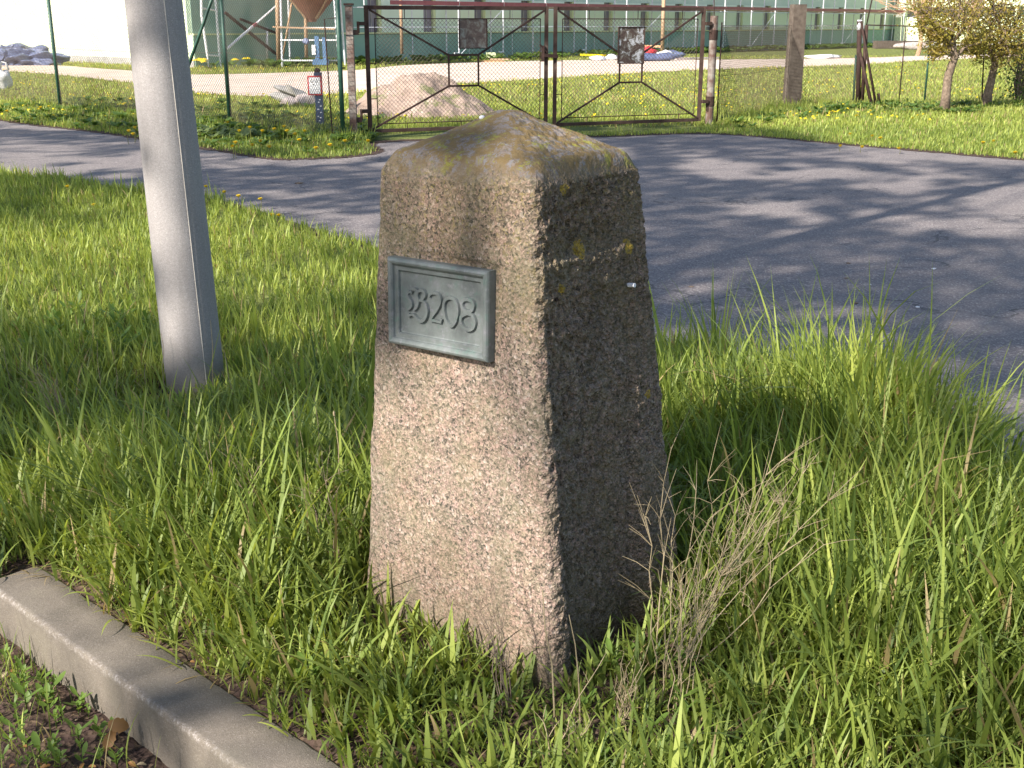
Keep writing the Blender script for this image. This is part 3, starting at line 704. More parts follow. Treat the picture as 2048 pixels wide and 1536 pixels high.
MB().tube([(FP[2][0]-.06-fo[0], FP[2][1]+.05-fo[1], 2.2), (FP[2][0]-1.35-fo[0], FP[2][1]+1.15-fo[1], -.05)], .026, 8).build('brace', M['green'], fl, smooth=True)
MB().tube([(FP[3][0]-.16-fo[0], FP[3][1]+.05-fo[1], -.05), (FP[3][0]-.20-fo[0], FP[3][1]+.05-fo[1], 1.66), (FP[3][0]-.02-fo[0], FP[3][1]+.03-fo[1], 1.68)], .010, 6).build('mesh_rod', M['rustdark'], fl)
MB().bar((FP[3][0]+.03-fo[0], FP[3][1]+.03-fo[1], 1.0), (FP[3][0]+.07-fo[0], FP[3][1]+.03-fo[1], 1.0), .02).build('clip', M['rustdark'], fl)
# right fence to the brown post and the braced corner
P0 = g3(5.98, 0); P1 = gp(1585, 208); P2 = gp(1712, 211)
fr, fo = fence([(P0[0], P0[1]), (5.45, 23.65), (P2[0], P2[1])], 1.62, 'sagging chain link fence between the right gate post and the braced corner post', 'rustdark', .012, skip=(1, 2))
cp = MB().box((0, 0, .93), (.30, .26, 2.06), R(10), taper=.86); cp.build('concrete_post', M['postbrown'], None, label='square brown concrete fence post standing alone right of the gate', cat='post').location = (5.62, 23.75, 0)
br = empty('corner_post', (P2[0], P2[1], 0), label='leaning cluster of rusty posts and struts bracing the fence corner', cat='post')
def loc(u, v, y=P2[1]): q = dp(u, v, y); return (q[0]-P2[0], q[1]-P2[1], q[2])
MB().tube([loc(1716, 215), loc(1719, 42)], .05, 8).build('post', M['rustdark'], br, smooth=True)
MB().tube([loc(1718, 60), loc(1720, 40)], .052, 8).build('pale_cap', M['galv'], br, smooth=True)
MB().tube([loc(1706, 212), loc(1712, 110)], .022, 6).build('strut', M['green'], br, smooth=True)
MB().tube([loc(1744, 215, P2[1]-.3), loc(1720, 105, P2[1]-.05)], .034, 6).build('strut', M['rustdark'], br, smooth=True)
MB().tube([loc(1752, 210, P2[1]-.2), loc(1722, 42, P2[1]-.05)], .026, 6).build('strut', M['rustdark'], br, smooth=True)
MB().tube([loc(1724, 208), loc(1733, 50)], .04, 8).build('post', M['rust'], br, smooth=True)
MB().tube([loc(1733, 50), loc(1748, -20)], .014, 6).build('rod', M['rustdark'], br, smooth=True)
MB().tube([loc(1758, 214), loc(1757, 187)], .03, 6).build('stub', M['rustdark'], br, smooth=True)
# low wire fence behind the small trees
WF = [loc(1733, 50), loc(1812, 52), loc(1862, 55), loc(1968, 59), loc(2100, 66)]
wf = empty('wire_fence', (P2[0], P2[1], 0), label='thin wire fence on slim green posts behind the two small trees', cat='fence')
mb = MB()
for a, b in zip(WF[:-1], WF[1:]): mb.tube([a, b], .012, 5)
mb.build('top_wire', M['rustdark'], wf)
for (u0, u1, r, zt) in ((1797, 1812, .012, 52), (1848, 1861, .02, 70), (1963, 1970, .014, 60), (2090, 2096, .014, 66)):
    MB().tube([loc(u0, 212), loc(u1, zt)], r, 6).build('post', M['green'] if r > .015 else M['rustdark'], wf, smooth=True)
a = loc(1733, 200); b = loc(2100, 200)
mesh_panel(a[:2], b[:2], .05, 1.45, .09, .0014, parent=wf)

# ------------------------------------------------------------------ building
BA = np.array([-12.11, 45.54]); BD = np.array([.67, .74]); BD /= np.linalg.norm(BD); BN = np.array([BD[1], -BD[0]])
bo_ = np.array([BA[0], BA[1], 0.])
def b3(s, z, k=0.): return (BD[0]*s+BN[0]*k, BD[1]*s+BN[1]*k, z)
def bbox(mb, s0, s1, z0, z1, k0, k1, mi=0):
    vs = [b3(s, z, k) for z in (z0, z1) for s, k in ((s0, k0), (s1, k0), (s1, k1), (s0, k1))]
    return mb.add(vs, [(0, 1, 2, 3), (7, 6, 5, 4), (4, 5, 1, 0), (5, 6, 2, 1), (6, 7, 3, 2), (7, 4, 0, 3)], mi)
bld = empty('apartment_building', bo_, label='long two-storey green rendered building behind the scaffolding', cat='building')
BL = 61.; ZS, ZT = 1.24, 2.32
bbox(MB(), .02, BL, -.2, ZS-.06, -.35, .03).build('plinth', M['plinth'], bld)
bbox(MB(), 0, BL, ZS-.06, ZS, -.3, .10).build('sill_band', M['sill'], bld)
bbox(MB(), 7.5, BL, ZS-.085, ZS-.0605, .031, .045).build('sill_shadow_strip', M['black'], bld)  # thin black strip draws the shade line under the sill band
wins = [8.76+3.31*i for i in range(16) if 8.76+3.31*i < BL-1]
segs = []; prev = 0.
for s in wins: segs.append((prev, s)); prev = s+.80
segs.append((prev, BL))
for i, (a, b) in enumerate(segs):
    o = bbox(MB(), a, b, ZS, ZT+.35, -.3, .02).build('wall_panel', M['wall_panel'] if i else M['plinth'], bld)
for s in wins:
    f = bbox(MB(), s-.0, s+.80, ZS, ZT+.35, -.28, -.16).build('window', M['glass'], bld)
    bbox(MB(), s+.66, s+.80, ZS, ZT+.35, -.159, -.02).build('reveal', M['sill'], f)
    bbox(MB(), s+.30, s+.34, ZS, ZT+.35, -.159, -.13).build('frame', M['greyconc'], f)
bbox(MB(), 0, BL, ZT+.35, 7.2, -.32, .02).build('upper_wall', M['wall_green'], bld)
for i, s in enumerate(wins):
    f = bbox(MB(), s-.5, s+1.0, 4.2, 5.6, .021, .05).build('window', M['glass'], bld)
    bbox(MB(), s-.6, s+1.1, 4.1, 4.19, .021, .12).build('sill', M['sill'], f)
# sunlit end wall
E0 = np.array([-.74, .67]); E0 /= np.linalg.norm(E0)
def e3(t, z, k=0.): q = E0*t+np.array([-E0[1], E0[0]])*k; return (q[0], q[1], z)
def ebox(mb, t0, t1, z0, z1, k0, k1):
    vs = [e3(t, z, k) for z in (z0, z1) for t, k in ((t0, k0), (t1, k0), (t1, k1), (t0, k1))]
    return mb.add(vs, [(0, 1, 2, 3), (7, 6, 5, 4), (4, 5, 1, 0), (5, 6, 2, 1), (6, 7, 3, 2), (7, 4, 0, 3)])
ebox(MB(), .0, 26, .28, 7.2, .0, -.3).build('end_wall', M['wall_lit'], bld)
ebox(MB(), .01, 26, -.2, .279, .03, -.3).build('end_footing', M['greyconc'], bld)
ebox(MB(), 0, 26, 7.2, 7.35, .3, -15).build('roof', M['greyconc'], bld)
bbox(MB(), -.3, BL, 7.36, 7.5, -15, .4).build('roof', M['greyconc'], bld)
# projecting wing at the far right
wg0 = np.array(gp(1786, 92)); WD = np.array([.78, -.62]); 
wing = empty('annex_building', (wg0[0], wg0[1], 0), label='low pale green sunlit annex behind the small trees on the right', cat='building')
def wb(mb, t0, t1, z0, z1, k0, k1):
    nd = np.array([.62, .78]); vs = [((WD*t+nd*k)[0], (WD*t+nd*k)[1], z) for z in (z0, z1) for t, k in ((t0, k0), (t1, k0), (t1, k1), (t0, k1))]
    return mb.add(vs, [(3, 2, 1, 0), (4, 5, 6, 7), (0, 1, 5, 4), (1, 2, 6, 5), (2, 3, 7, 6), (3, 0, 4, 7)])
wb(MB(), 0, 24, .35, 2.05, 0, 4).build('parapet', M['wall_lit'], wing); wb(MB(), 0, 24, -.2, .35, .05, 4).build('footing', M['greyconc'], wing)
wb(MB(), .2, 24, 2.05, 2.75, .8, 4).build('recess', M['glass'], wing); wb(MB(), 0, 24, 2.75, 7, 0, 4).build('upper_wall', M['wall_lit'], wing)
for i in range(6): wb(MB(), .5+4*i, .75+4*i, 2.05, 2.75, .05, .3).build('pillar', M['wall_lit'], wing)

# ------------------------------------------------------------------ scaffolding
sc = empty('scaffolding', bo_, label='galvanised pipe scaffolding with red toe boards along the green facade', cat='scaffolding')
ST = [13.18, 16.15, 19.2, 22.43, 25.8, 29.2, 32.4, 35.4, 38.4, 41.2, 44.2, 47.4, 50.5, 53.5, 56.8, 59.9]
for s in ST:
    for k in (.35, 1.15):
        MB().tube([b3(s, .12, k), b3(s, 7.4, k)], .036, 6).build('standard', M['galv'], sc)
        MB().tube([b3(s, -.05, k), b3(s, .12, k)], .018, 5).build('base_jack', M['galv'], sc)
    MB().tube([b3(s-.3, .32, 1.15), b3(s+.05, .32, 1.15)], .035, 6).build('coupler', M['white'], sc)
for s in [7.6, 10.3]: MB().tube([b3(s, -.05, 1.15), b3(s, 7.4, 1.15)], .026, 6).build('standard', M['galv'], sc)
for a, b in zip(ST[:-1], ST[1:]): MB().tube([b3((a+b)/2, .0, .35), b3((a+b)/2, 2.3, .35)], .016, 5).build('puncheon', M['galv'], sc)
for s in ST: MB().tube([b3(s, 2.28, .2), b3(s, 2.28, 1.3)], .026, 5).build('transom', M['galv'], sc)
for (z, k) in ((1.45, 1.15), (2.25, 1.15), (2.25, .35), (3.3, 1.15), (1.45, .35)):
    MB().tube([b3(7.2, z, k+.055), b3(60.2, z, k+.055)], .016, 5).build('ledger', M['galv'], sc)
for a, b in zip(ST[:-1], ST[1:]):
    for j in range(3): bbox(MB(), a+.03, b-.03, 2.31, 2.36, .38+j*.26, .60+j*.26).build('deck_board', M['wood'], sc)
    bbox(MB(), a+.03, b-.03, 2.37, 2.55, 1.205, 1.235).build('toe_board', M['red'], sc)
bbox(MB(), 9.0, ST[0]-.03, 2.37, 2.55, 1.205, 1.235).build('toe_board', M['red'], sc)
for i in (0, 4, 8, 12): MB().tube([b3(ST[i]+.1, .3, 1.2), b3(ST[i+1]-.1, 2.2, 1.2)], .018, 5).build('diagonal', M['galv'], sc)
# near end: pale ladder frame, blue-white strut, dark beams
def bd(u, v, k=1.0):     # point in the vertical plane k metres in front of the facade
    n3 = np.array([BN[0], BN[1], 0]); q = pl(u, v, bo_+n3*k, n3); return tuple(q-bo_)
lad = empty('ladder', bo_, label='white metal ladder frame leaning at the near corner of the green facade', cat='ladder')
MB().tube([bd(403, 30), bd(415, 112)], .045, 6).build('rail', M['white'], lad); MB().tube([bd(429, -30), bd(439, 112)], .045, 6).build('rail', M['white'], lad)
MB().tube([bd(403, 30), bd(402, -30)], .045, 6).build('rail', M['white'], lad)
for v in (110, 16, -24): MB().tube([bd(414 if v > 50 else 402, v), bd(439 if v > 50 else 431, v+(2 if v > 50 else 5))], .035, 6).build('rung', M['white'], lad)
MB().tube([bd(415, 112), bd(417, 133)], .03, 6).build('foot', M['galv'], lad); MB().tube([bd(439, 112), bd(443, 138)], .03, 6).build('foot', M['galv'], lad)
pr = empty('prop', bo_, label='blue-white adjustable prop with a red joint leaning between the green post and the stakes', cat='prop')
MB().tube([bd(455, 97), bd(508, 51)], .05, 6).build('tube', M['galv'], pr); MB().tube([bd(508, 51), bd(552, 12)], .038, 6).build('tube', M['galv'], pr)
MB().tube([bd(506, 53), bd(513, 47)], .062, 6).build('joint', M['red'], pr)
bm_ = empty('timber_beam', bo_, label='dark timber beam sloping behind the prop', cat='beam'); MB().bar(bd(450, 25, .6), bd(552, 108, .6), .08, .1).build('timber', M['rust'], bm_)
bm_ = empty('timber_beam', bo_, label='dark beam end rising to the left behind the wooden stakes', cat='beam'); MB().bar(bd(480, 38, .7), bd(552, 66, .7), .07, .09).build('timber', M['rustdark'], bm_)

def stake(u, v0, v1, r, y, lab, lean=0, m='wood'):
    a = dp(u, v0, y); b = dp(u+lean, v1, y); o = np.array([a[0], a[1], 0])
    ob = MB().tube([a-o, b-o], r, 7).build('wooden_stake', M[m], None, smooth=True, label=lab, cat='stake'); ob.location = o
    return ob
stake(557, 121, -40, .085, 47, 'thick brown stake left of the brown silo', -3)
stake(564, 124, -20, .04, 47, 'thin slanting stake beside the thick brown stake', 24)
stake(613, 122, -40, .07, 47, 'brown stake standing right in front of the brown silo', -3)
stake(804, 108, -20, .07, 52, 'slim brown stake in front of the facade behind the left gate leaf', -3)
stake(1324, 112, -20, .10, 62, 'brown stake behind the right gate leaf near the blue sheet', 4)
stake(534, 118, 55, .05, 48, 'short grey stake left of the brown silo', 0, 'galv')

# mortar silo and pump
sy = 46.5; so = dp(625, 120, sy); so[2] = 0
silo = empty('mortar_silo', so, label='brown steel mortar silo funnel on pale legs with a blue pump under it', cat='silo')
def sl(u, v, dy=0): q = dp(u, v, sy+dy)-so; return tuple(q)
n = 20; zc, rc = [1.66, 1.75, 2.9, 6.0], [.16, .2, 1.25, 1.25]
mb = MB(); V = [(rr*math.cos(2*math.pi*k/n), .3+rr*math.sin(2*math.pi*k/n), z) for z, rr in zip(zc, rc) for k in range(n)]
F = [(i*n+k, i*n+(k+1) % n, (i+1)*n+(k+1) % n, (i+1)*n+k) for i in range(3) for k in range(n)]
mb.add(V, F).build('hopper', M['hopper'], silo, smooth=False)
for x, y in ((-1.0, -.5), (1.0, -.5), (-1.0, 1.2), (1.0, 1.2)):
    MB().tube([(x*1.1, y, -.05), (x, y*.9, 3.0)], .04, 6).build('leg', M['galv'], silo)
    MB().tube([(x*1.0, y*.9, 2.9), (x*.2, y*.2+.2, 1.8)], .045, 6).build('rib', M['wood'], silo)
for z in (.25, 1.0, 1.45): MB().bar((-1.1, -.56, z), (1.05, -.56, z), .05).build('crossbar', M['white'], silo)
MB().bar((-1.35, -.62, 1.48), (1.0, -.62, 1.40), .12, .06).build('plank', M['wood'], silo)
pump = empty('plaster_pump', tuple(so+np.array([.35, -.9, 0])), label='small blue and white plaster pump under the brown silo', cat='machine')
MB().bar((.0, 0, .1), (.0, 0, 1.15), .16).build('motor', M['bluepaint'], pump); MB().bar((.28, 0, .08), (.28, 0, 1.1), .14).build('tank', M['bluepaint'], pump)
MB().box((-.12, -.05, .65), (.14, .14, .35)).build('control_box', M['white'], pump); MB().box((.12, 0, .2), (.6, .3, .2)).build('base', M['bluepaint'], pump)
MB().lump((-.42, 0, .95), (.14, .12, .12), 3).build('bucket', M['blue'], pump)

# ------------------------------------------------------------------ heaps and things on the site
def heap(name, cx, cy, rx, ry, h, m, lab, cat, seed=0, n=46, amp=.14, kind=None):
    X, Y = np.meshgrid(np.linspace(-1.15, 1.15, n), np.linspace(-1.15, 1.15, n)); r = np.sqrt(X**2+Y**2)
    Z = h*np.clip(1-r, 0, 1)**.85*(1+amp*2*(fnoise(X*3+9, Y*3+9, seed)-.5))+h*amp*.5*(fnoise(X*9, Y*9, seed+3)-.5)*(r < 1.05)-np.clip(r-1, 0, 1)*.4-.01
    V = np.stack([X.ravel()*rx, Y.ravel()*ry, Z.ravel()], 1); I = np.arange(n*n).reshape(n, n)
    F = np.stack([I[:-1, :-1].ravel(), I[:-1, 1:].ravel(), I[1:, 1:].ravel(), I[1:, :-1].ravel()], 1)
    o = npmesh(name, V, F, None, m, label=lab, cat=cat); o.location = (cx, cy, 0); return o
def heapm(nt, b):
    g = N(nt)
    c = g.ramp(g.noise(3, 7, .7), [(.3, (.22, .16, .125)), (.6, (.40, .305, .25)), (.75, (.52, .43, .36))])
    gm = g.ramp(g.noise(2.0, 6, .75), [(.54, 0.), (.6, 1.)]); c = g.mix(g.math('MULTIPLY', gm, .7), c, (.12, .16, .04))
    g.l(c, b.inputs['Base Color']); g.bump(g.noise(14, 6), .8, .06, b)
M['heap'] = mat('heap_earth', rough=.95, build=heapm, spec=.1)
heap('sand_heap', -1.72, 21.9, 1.45, 1.3, .86, M['heap'], 'conical heap of sandy earth with grass on it behind the left gate leaf', 'heap', 4, 70, .30)
q = gp(45, 131)
tb = empty('tarpaulin_heap', (q[0], q[1]+.8, 0), label='crumpled blue tarpaulin heap by the sunlit wall at the left edge', cat='tarpaulin')
MB().lump((0, 0, .18), (1.25, .8, .48), 9, 5, .34, freq=2.6).build('sheet', M['blue'], tb); MB().lump((-.7, .1, .2), (.7, .7, .55), 19, 4, .34, freq=2.4).build('sheet_fold', M['blue'], tb)
q = gp(-25, 124); heap('bush_heap', q[0], q[1]+1, 1.1, 1.0, .55, M['lawn'], 'dark weedy mound behind the blue tarpaulin at the left edge', 'mound', 12, 22, .5)
q = gp(8, 180)
bag = empty('sack', (q[0], q[1], 0), label='white crumpled sack with a loop handle at the left edge behind the fence', cat='sack')
MB().lump((-.08, .2, .22), (.2, .18, .3), 5, 3, .25).build('body', M['white'], bag, smooth=True); MB().tube([(-.12, .2, .5), (-.06, .2, .68), (.04, .2, .66), (.1, .2, .48)], .025, 6).build('handle', M['white'], bag, smooth=True)
def slabs():
    spec = [((575, 196), (.45, .3, .1), .2, 20, 'dark'), ((612, 205), (.36, .26, .16), -.2, -15, 'l'), ((583, 208), (.3, .24, .12), .1, 10, 'l'), ((603, 190), (.5, .2, .08), .5, 35, 'd'), ((588, 185), (.55, .18, .07), .35, 15, 'd')]
    labs = ['dark flat slab at the left end of the rubble heap', 'pale pinkish rubble block next to the signpost', 'pale rubble block at the front of the rubble heap', 'tilted slab leaning on the pale rubble blocks', 'dark thin slab topmost of the rubble heap']
    for i, ((u, v), sz, ti, rz, k) in enumerate(spec):
        q = gp(u, 212) if i in (1, 2) else gp(u, 207)
        z = dp(u, v, q[1])[2]
        import bmesh
        mb = MB().lump((0, 0, 0), (sz[0]*.78, sz[1]*.9, sz[2]*1.15), i+4, 2, .22, freq=1.2)
        o = mb.build('rubble_block', M['ltgrey'] if k == 'l' else M['greyconc'], None, label=labs[i], cat='rubble block', group='blocks of the rubble heap')
        o.location = (q[0], q[1], max(z, .04)); o.rotation_euler = (ti*.6, ti, R(rz))
slabs()
# red-edged white sign on a navy post
q = gp(641, 255)
sg = empty('marker_sign', (q[0], q[1], 0), label='white sign with red edge and small print on a dark blue post', cat='sign')
MB().bar((0, 0, -.1), (0, 0, .86), .115, .09).build('post', M['navy'], sg); MB().lump((-.01, 0, .88), (.05, .045, .05), 1, 2, .05).build('cap', M['rustdark'], sg)
bo = MB().box((-.05, -.055, .66), (.225, .016, .30)).build('sign_plate', M['redpaint'], sg); MB().box((-.05, -.0655, .66), (.18, .004, .255)).build('face', M['signwhite'], bo)
pm = MB()
for x, z, w_ in ((-.10, .745, .025), (-.055, .745, .02), (-.015, .748, .02), (-.09, .715, .05), (-.02, .715, .04), (-.07, .68, .03)): pm.box((x, -.0695, z), (w_, .002, .010))
pm.build('print', M['black'], bo)
pm = MB()
for i, (x, z) in enumerate(((.02, .44), (.0, .40), (.025, .34), (-.01, .29), (.03, .24), (.02, .16), (.0, .11), (.03, .06), (-.02, .18))): pm.box((x, -.047, z), (.03, .003, .018))
pm.build('scuffs', M['galv'], sg)
# debris by the facade
def debris(u, v, size, m, lab, cat, name, rz=0, rx=0, dz=0., lump=False, seed=0):
    q = gp(u, v)
    mb = MB().lump((0, 0, size[2]*.4), (size[0]/2, size[1]/2, size[2]/2), seed, 2, .3) if lump else MB().box((0, 0, 0), size)
    o = mb.build(name, M[m], None, smooth=lump, label=lab, cat=cat); o.location = (q[0], q[1], dz+(0 if lump else size[2]/2)); o.rotation_euler = (rx, 0, R(rz))
    return o
debris(985, 124, (1.0, .22, .06), 'orange', 'orange-brown plank lowest of the planks left of the gate centre', 'plank', 'plank', 10)
debris(1000, 123, (.9, .2, .06), 'wood', 'brown plank lying across the orange-brown one', 'plank', 'plank', -20, dz=.065)
debris(982, 121, (.42, .3, .22), 'sill', 'pale yellow block on the planks left of the gate centre', 'block', 'pale_block', 5, dz=.13)
debris(1186, 119, (1.5, .25, .08), 'yellow', 'yellow plank propped in front of the facade beside the peeled sign', 'plank', 'plank', -50, .0, .16)
debris(1195, 121, (.8, .5, .22), 'galv', 'grey-white bag left of the peeled sign', 'bag', 'bag', 0, lump=True, seed=2)
debris(1222, 120, (.6, .5, .28), 'white', 'white bag just left of the peeled sign', 'bag', 'bag', 0, lump=True, seed=3)
debris(1305, 122, (2.6, .8, .42), 'blue', 'crumpled blue-grey sheet right of the peeled sign', 'sheet', 'plastic_sheet', 20, lump=True, seed=4)
debris(1297, 118, (.8, .5, .6), 'redpaint', 'red plastic piece on the blue-grey sheet', 'debris', 'red_debris', 10, lump=True, seed=6)
debris(1303, 116, (1.1, .14, .1), 'orange', 'orange lath sticking out beside the red plastic piece', 'lath', 'lath', -40, .0, .5)
debris(1330, 119, (.8, .5, .45), 'white', 'white and red bundle at the right end of the blue-grey sheet', 'bundle', 'bundle', 0, lump=True, seed=7)
debris(1345, 116, (1.2, .6, .38), 'blue', 'small blue bundle right of the white bundle', 'bundle', 'bundle', 0, lump=True, seed=8)
debris(1395, 119, (2.6, .2, .1), 'ltgrey', 'pale long board lying beside the track behind the gate hinge', 'board', 'board', 30)
debris(1640, 117, (1.4, .5, .2), 'white', 'left one of two flat white bags beside the sandy track', 'bag', 'bag', 0, lump=True, seed=9)
debris(1660, 116.5, (1.2, .5, .2), 'white', 'right one of two flat white bags beside the sandy track', 'bag', 'bag', 0, lump=True, seed=10)
debris(1790, 97, (3.0, .5, .5), 'postbrown', 'dark timber pile in front of the annex', 'timber pile', 'timber_pile', 10)
debris(1825, 99, (2.6, .6, .5), 'ltgrey', 'pale blocks right of the dark timber pile', 'blocks', 'pale_blocks', 0, lump=True, seed=12)
debris(1175, 108, (.4, .3, .25), 'white', 'small white canister in front of the plinth left of the yellow plank', 'canister', 'canister', 0)

# ------------------------------------------------------------------ grass
def blades(x, y, z, h, w, az, lean, curl, seg=5, twist=.6):
    """ribbons bending away from vertical; returns verts, quads, tris, t along the blade, blade index"""
    n = len(x); ds = h/seg
    px, py, pz = x.copy(), y.copy(), z.copy(); V = np.zeros((n, 2*seg+1, 3)); ta = np.zeros((n, 2*seg+1))
    tw = (rng.random(n)-.5)*twist*2
    for i in range(seg+1):
        t = i/seg; th = lean+curl*t**1.4
        ww = w*(.55+.45*min(1, t*3))*(1-t**2.6)*.5 if i < seg else w*0
        a2 = az+math.pi/2+tw*t
        wx, wy = np.cos(a2)*ww, np.sin(a2)*ww
        if i < seg:
            V[:, 2*i] = np.stack([px-wx, py-wy, pz], 1); V[:, 2*i+1] = np.stack([px+wx, py+wy, pz], 1); ta[:, 2*i:2*i+2] = t
        else: V[:, 2*i] = np.stack([px, py, pz], 1); ta[:, 2*i] = 1
        px = px+np.cos(az)*np.sin(th)*ds; py = py+np.sin(az)*np.sin(th)*ds; pz = pz+np.cos(th)*ds
    m = 2*seg+1; base = (np.arange(n)*m)[:, None]
    q = np.concatenate([base+np.array([[2*i, 2*i+1, 2*i+3, 2*i+2]]) for i in range(seg-1)], 0) if seg > 1 else np.zeros((0, 4), int)
    t3 = base+np.array([[2*seg-2, 2*seg-1, 2*seg]])
    return V.reshape(-1, 3), q, t3, ta.ravel(), np.repeat(np.arange(n), m)
def gcol(n, k, dry=.04, blue=None):
    """blade colours: k 0 dark blue-green .. 1 yellow-green"""
    a = np.array([.08, .13, .038]); b = np.array([.215, .275, .055]); c = np.array([.42, .46, .11])
    k = np.clip(k+rng.normal(0, .17, n), 0, 1)[:, None]
    col = np.where(k < .5, a+(b-a)*k*2, b+(c-b)*(k-.5)*2)*rng.uniform(.8, 1.2, n)[:, None]
    d = rng.random(n) < dry; col[d] = np.array([.38, .29, .14])*rng.uniform(.6, 1.1, d.sum())[:, None]
    return col
def emit(name, parts, m, **k):
    vs = []; q = []; t = []; cs = []; o = 0
    for V, Q, T, C in parts: vs.append(V); q.append(Q+o); t.append(T+o); cs.append(C); o += len(V)
    return npmesh(name, np.concatenate(vs), np.concatenate(q), np.concatenate(t), m, np.concatenate(cs), **k)
def pack(B, col):
    V, Q, T, ta, bi = B; C = col[bi]*(1.0+.12*ta)[:, None]
    pale = np.clip(.22-ta, 0, 1)[:, None]*1.2; C = C*(1-pale)+np.array([.26, .25, .10])*pale
    return V, Q, T, C
SB = [bN, bR, bB, bL]
def hit_stone(x, y, m=.0):
    c = sum(p[:2] for p in SB)/4; P = [tuple(c+(p[:2]-c)*(1+m)) for p in SB]; return inpoly(x, y, P)
def hit_pole(x, y, m=.0): return (x-PB[0])**2+(y-PB[1])**2 < (.135+m)**2
def inview(x, y, mg=.35): return (y > 1.2) & (np.abs(x) < .47*(y+.35)+mg)
def scatter(n, x0, x1, y0, y1): return rng.uniform(x0, x1, n), rng.uniform(y0, y1, n)
def kdist(x, y): return (x-K0[0])*KN[0]+(y-K0[1])*KN[1]       # distance into the verge
def sm(a, b, x): t = np.clip((x-a)/(b-a), 0, 1); return t*t*(3-2*t)
# height field of the verge
def bump2(x, y, cx, cy, rx, ry): return np.exp(-(((x-cx)/rx)**2+((y-cy)/ry)**2))
def vh(x, y):
    h = .115+.05*(fnoise(x*1.7, y*1.7, 31)-.5)
    h += .10*bump2(x, y, -.75, 3.3, .8, .7)                 # tall blades left foreground
    h += .13*bump2(x, y, 1.3, 3.2, .55, 1.0)
    h += .20*bump2(x, y, 1.25, 4.15, .36, .42)
    h += .06*bump2(x, y, .6, 4.8, .5, .5)
    h += .05*bump2(x, y, -.6, 4.6, .4, .4)
    h *= 1-.45*sm(5.2, 7, y)
    h *= .55+.45*sm(.16, .42, kdist(x, y))
    h *= 1-.62*bump2(x, y, .12, 2.36, .34, .2)-.45*bump2(x, y, .48, 2.6, .2, .22)-.5*bump2(x, y, -.3, 2.7, .26, .2)
    h = np.maximum(h, .025)
    h *= 1-.68*bump2(x, y, PB[0], PB[1]-.25, .26, .25)
    return np.clip(h, .03, .5)
def dens(x, y):
    d = .75+.25*sm(.35, .6, fnoise(x*2.6, y*2.6, 41))
    d *= 1-.62*bump2(x, y, -1.75, 5.15, .5, .22)                 # bare patch by the pole
    d *= 1-.35*bump2(x, y, .95, 2.15, .4, .2)
    d *= 1-.25*bump2(x, y, .35, 2.25, .25, .15)
    d *= .45+.55*np.maximum(sm(KW+.0, KW+.16, kdist(x, y)), (x < K0[0]-.08))
    return d
parts = []
def verge_layer(n, x0, x1, y0, y1, hk, wk, seg, tuft, leanm, kcol, dry, hmin=.03, prob=None, fadeedge=True):
    nt = n//tuft
    x, y = scatter(nt, x0, x1, y0, y1)
    k = inview(x, y) & inpoly(x, y, VERGE) & (rng.random(nt) < dens(x, y)) & ~hit_stone(x, y, .03) & ~hit_pole(x, y, .01)
    if prob is not None: k &= rng.random(nt) < prob(x, y)
    x, y = x[k], y[k]
    X = np.repeat(x, tuft)+rng.normal(0, .012, len(x)*tuft); Y = np.repeat(y, tuft)+rng.normal(0, .012, len(x)*tuft)
    n2 = len(X); h = vh(X, Y)*hk*rng.lognormal(0, .28, n2); h = np.maximum(h, hmin)
    w = wk*rng.uniform(.6, 1.3, n2); az = np.where(rng.random(n2) < .6, rng.uniform(0, 2*math.pi, n2), rng.normal(-2.2, .8, n2))
    # a light breeze-laid bias towards the lower left over the kerb
    lean = np.abs(rng.normal(leanm, .2, n2)); curl = rng.gamma(2.2, .33, n2)
    K = kcol+.35*(fnoise(X*1.3+5, Y*1.3, 51)-.5)
    B = blades(X, Y, np.full(n2, -.005), h, w, az, lean, curl, seg)
    parts.append(pack(B, gcol(n2, K, dry)))
# short dense sward everywhere, then long wide blades in the foreground
verge_layer(95000, -3.4, 2.4, 1.3, 5.6, .62, .0050, 3, 3, .35, .45, .10)
verge_layer(56000, -2.4, 2.3, 1.3, 5.4, 1.3, .0090, 5, 4, .38, .48, .05)
verge_layer(26000, -2.0, 2.3, 1.3, 4.9, 1.6, .0135, 6, 5, .36, .46, .03)
verge_layer(26000, -2.3, 2.3, 1.3, 5.2, .8, .0035, 4, 3, 1.15, .5, .97)
verge_layer(150000, -8.0, 2.0, 5.0, 15, 1.1, .0075, 3, 4, .25, .62, .04)
verge_layer(50000, -8.0, 1.4, 5.0, 15, 1.8, .0105, 4, 4, .2, .6, .04)
emit('verge_grass', parts, M['grass'], kind='stuff', label='long green grass on the verge around the stone and pole', cat='grass')
# tall arching clump right of the stone
def clump(cx, cy, n, h, w, spread, kc, lab, azb=None, seed=0):
    a = rng.uniform(0, 2*math.pi, n) if azb is None else rng.normal(azb, .9, n)
    r = np.abs(rng.normal(0, spread, n)); X = cx+r*np.cos(a)*.7; Y = cy+r*np.sin(a)*.7
    hh = h*rng.uniform(.55, 1.2, n); B = blades(X-cx, Y-cy, np.full(n, -.005), hh, w*rng.uniform(.7, 1.3, n), a, np.abs(rng.normal(.12, .12, n)), rng.gamma(2., .35, n), 7, .9)
    o = emit('grass_clump', [pack(B, gcol(n, np.full(n, kc), .05))], M['grass'], label=lab, cat='grass clump'); o.location = (cx, cy, 0); return o
clump(1.40, 4.15, 300, .50, .016, .17, .85, 'tallest arching clump of broad grass in sunlight right of the stone')
clump(1.68, 3.95, 55, .46, .010, .10, .6, 'tall grass clump at the asphalt edge by the right border')
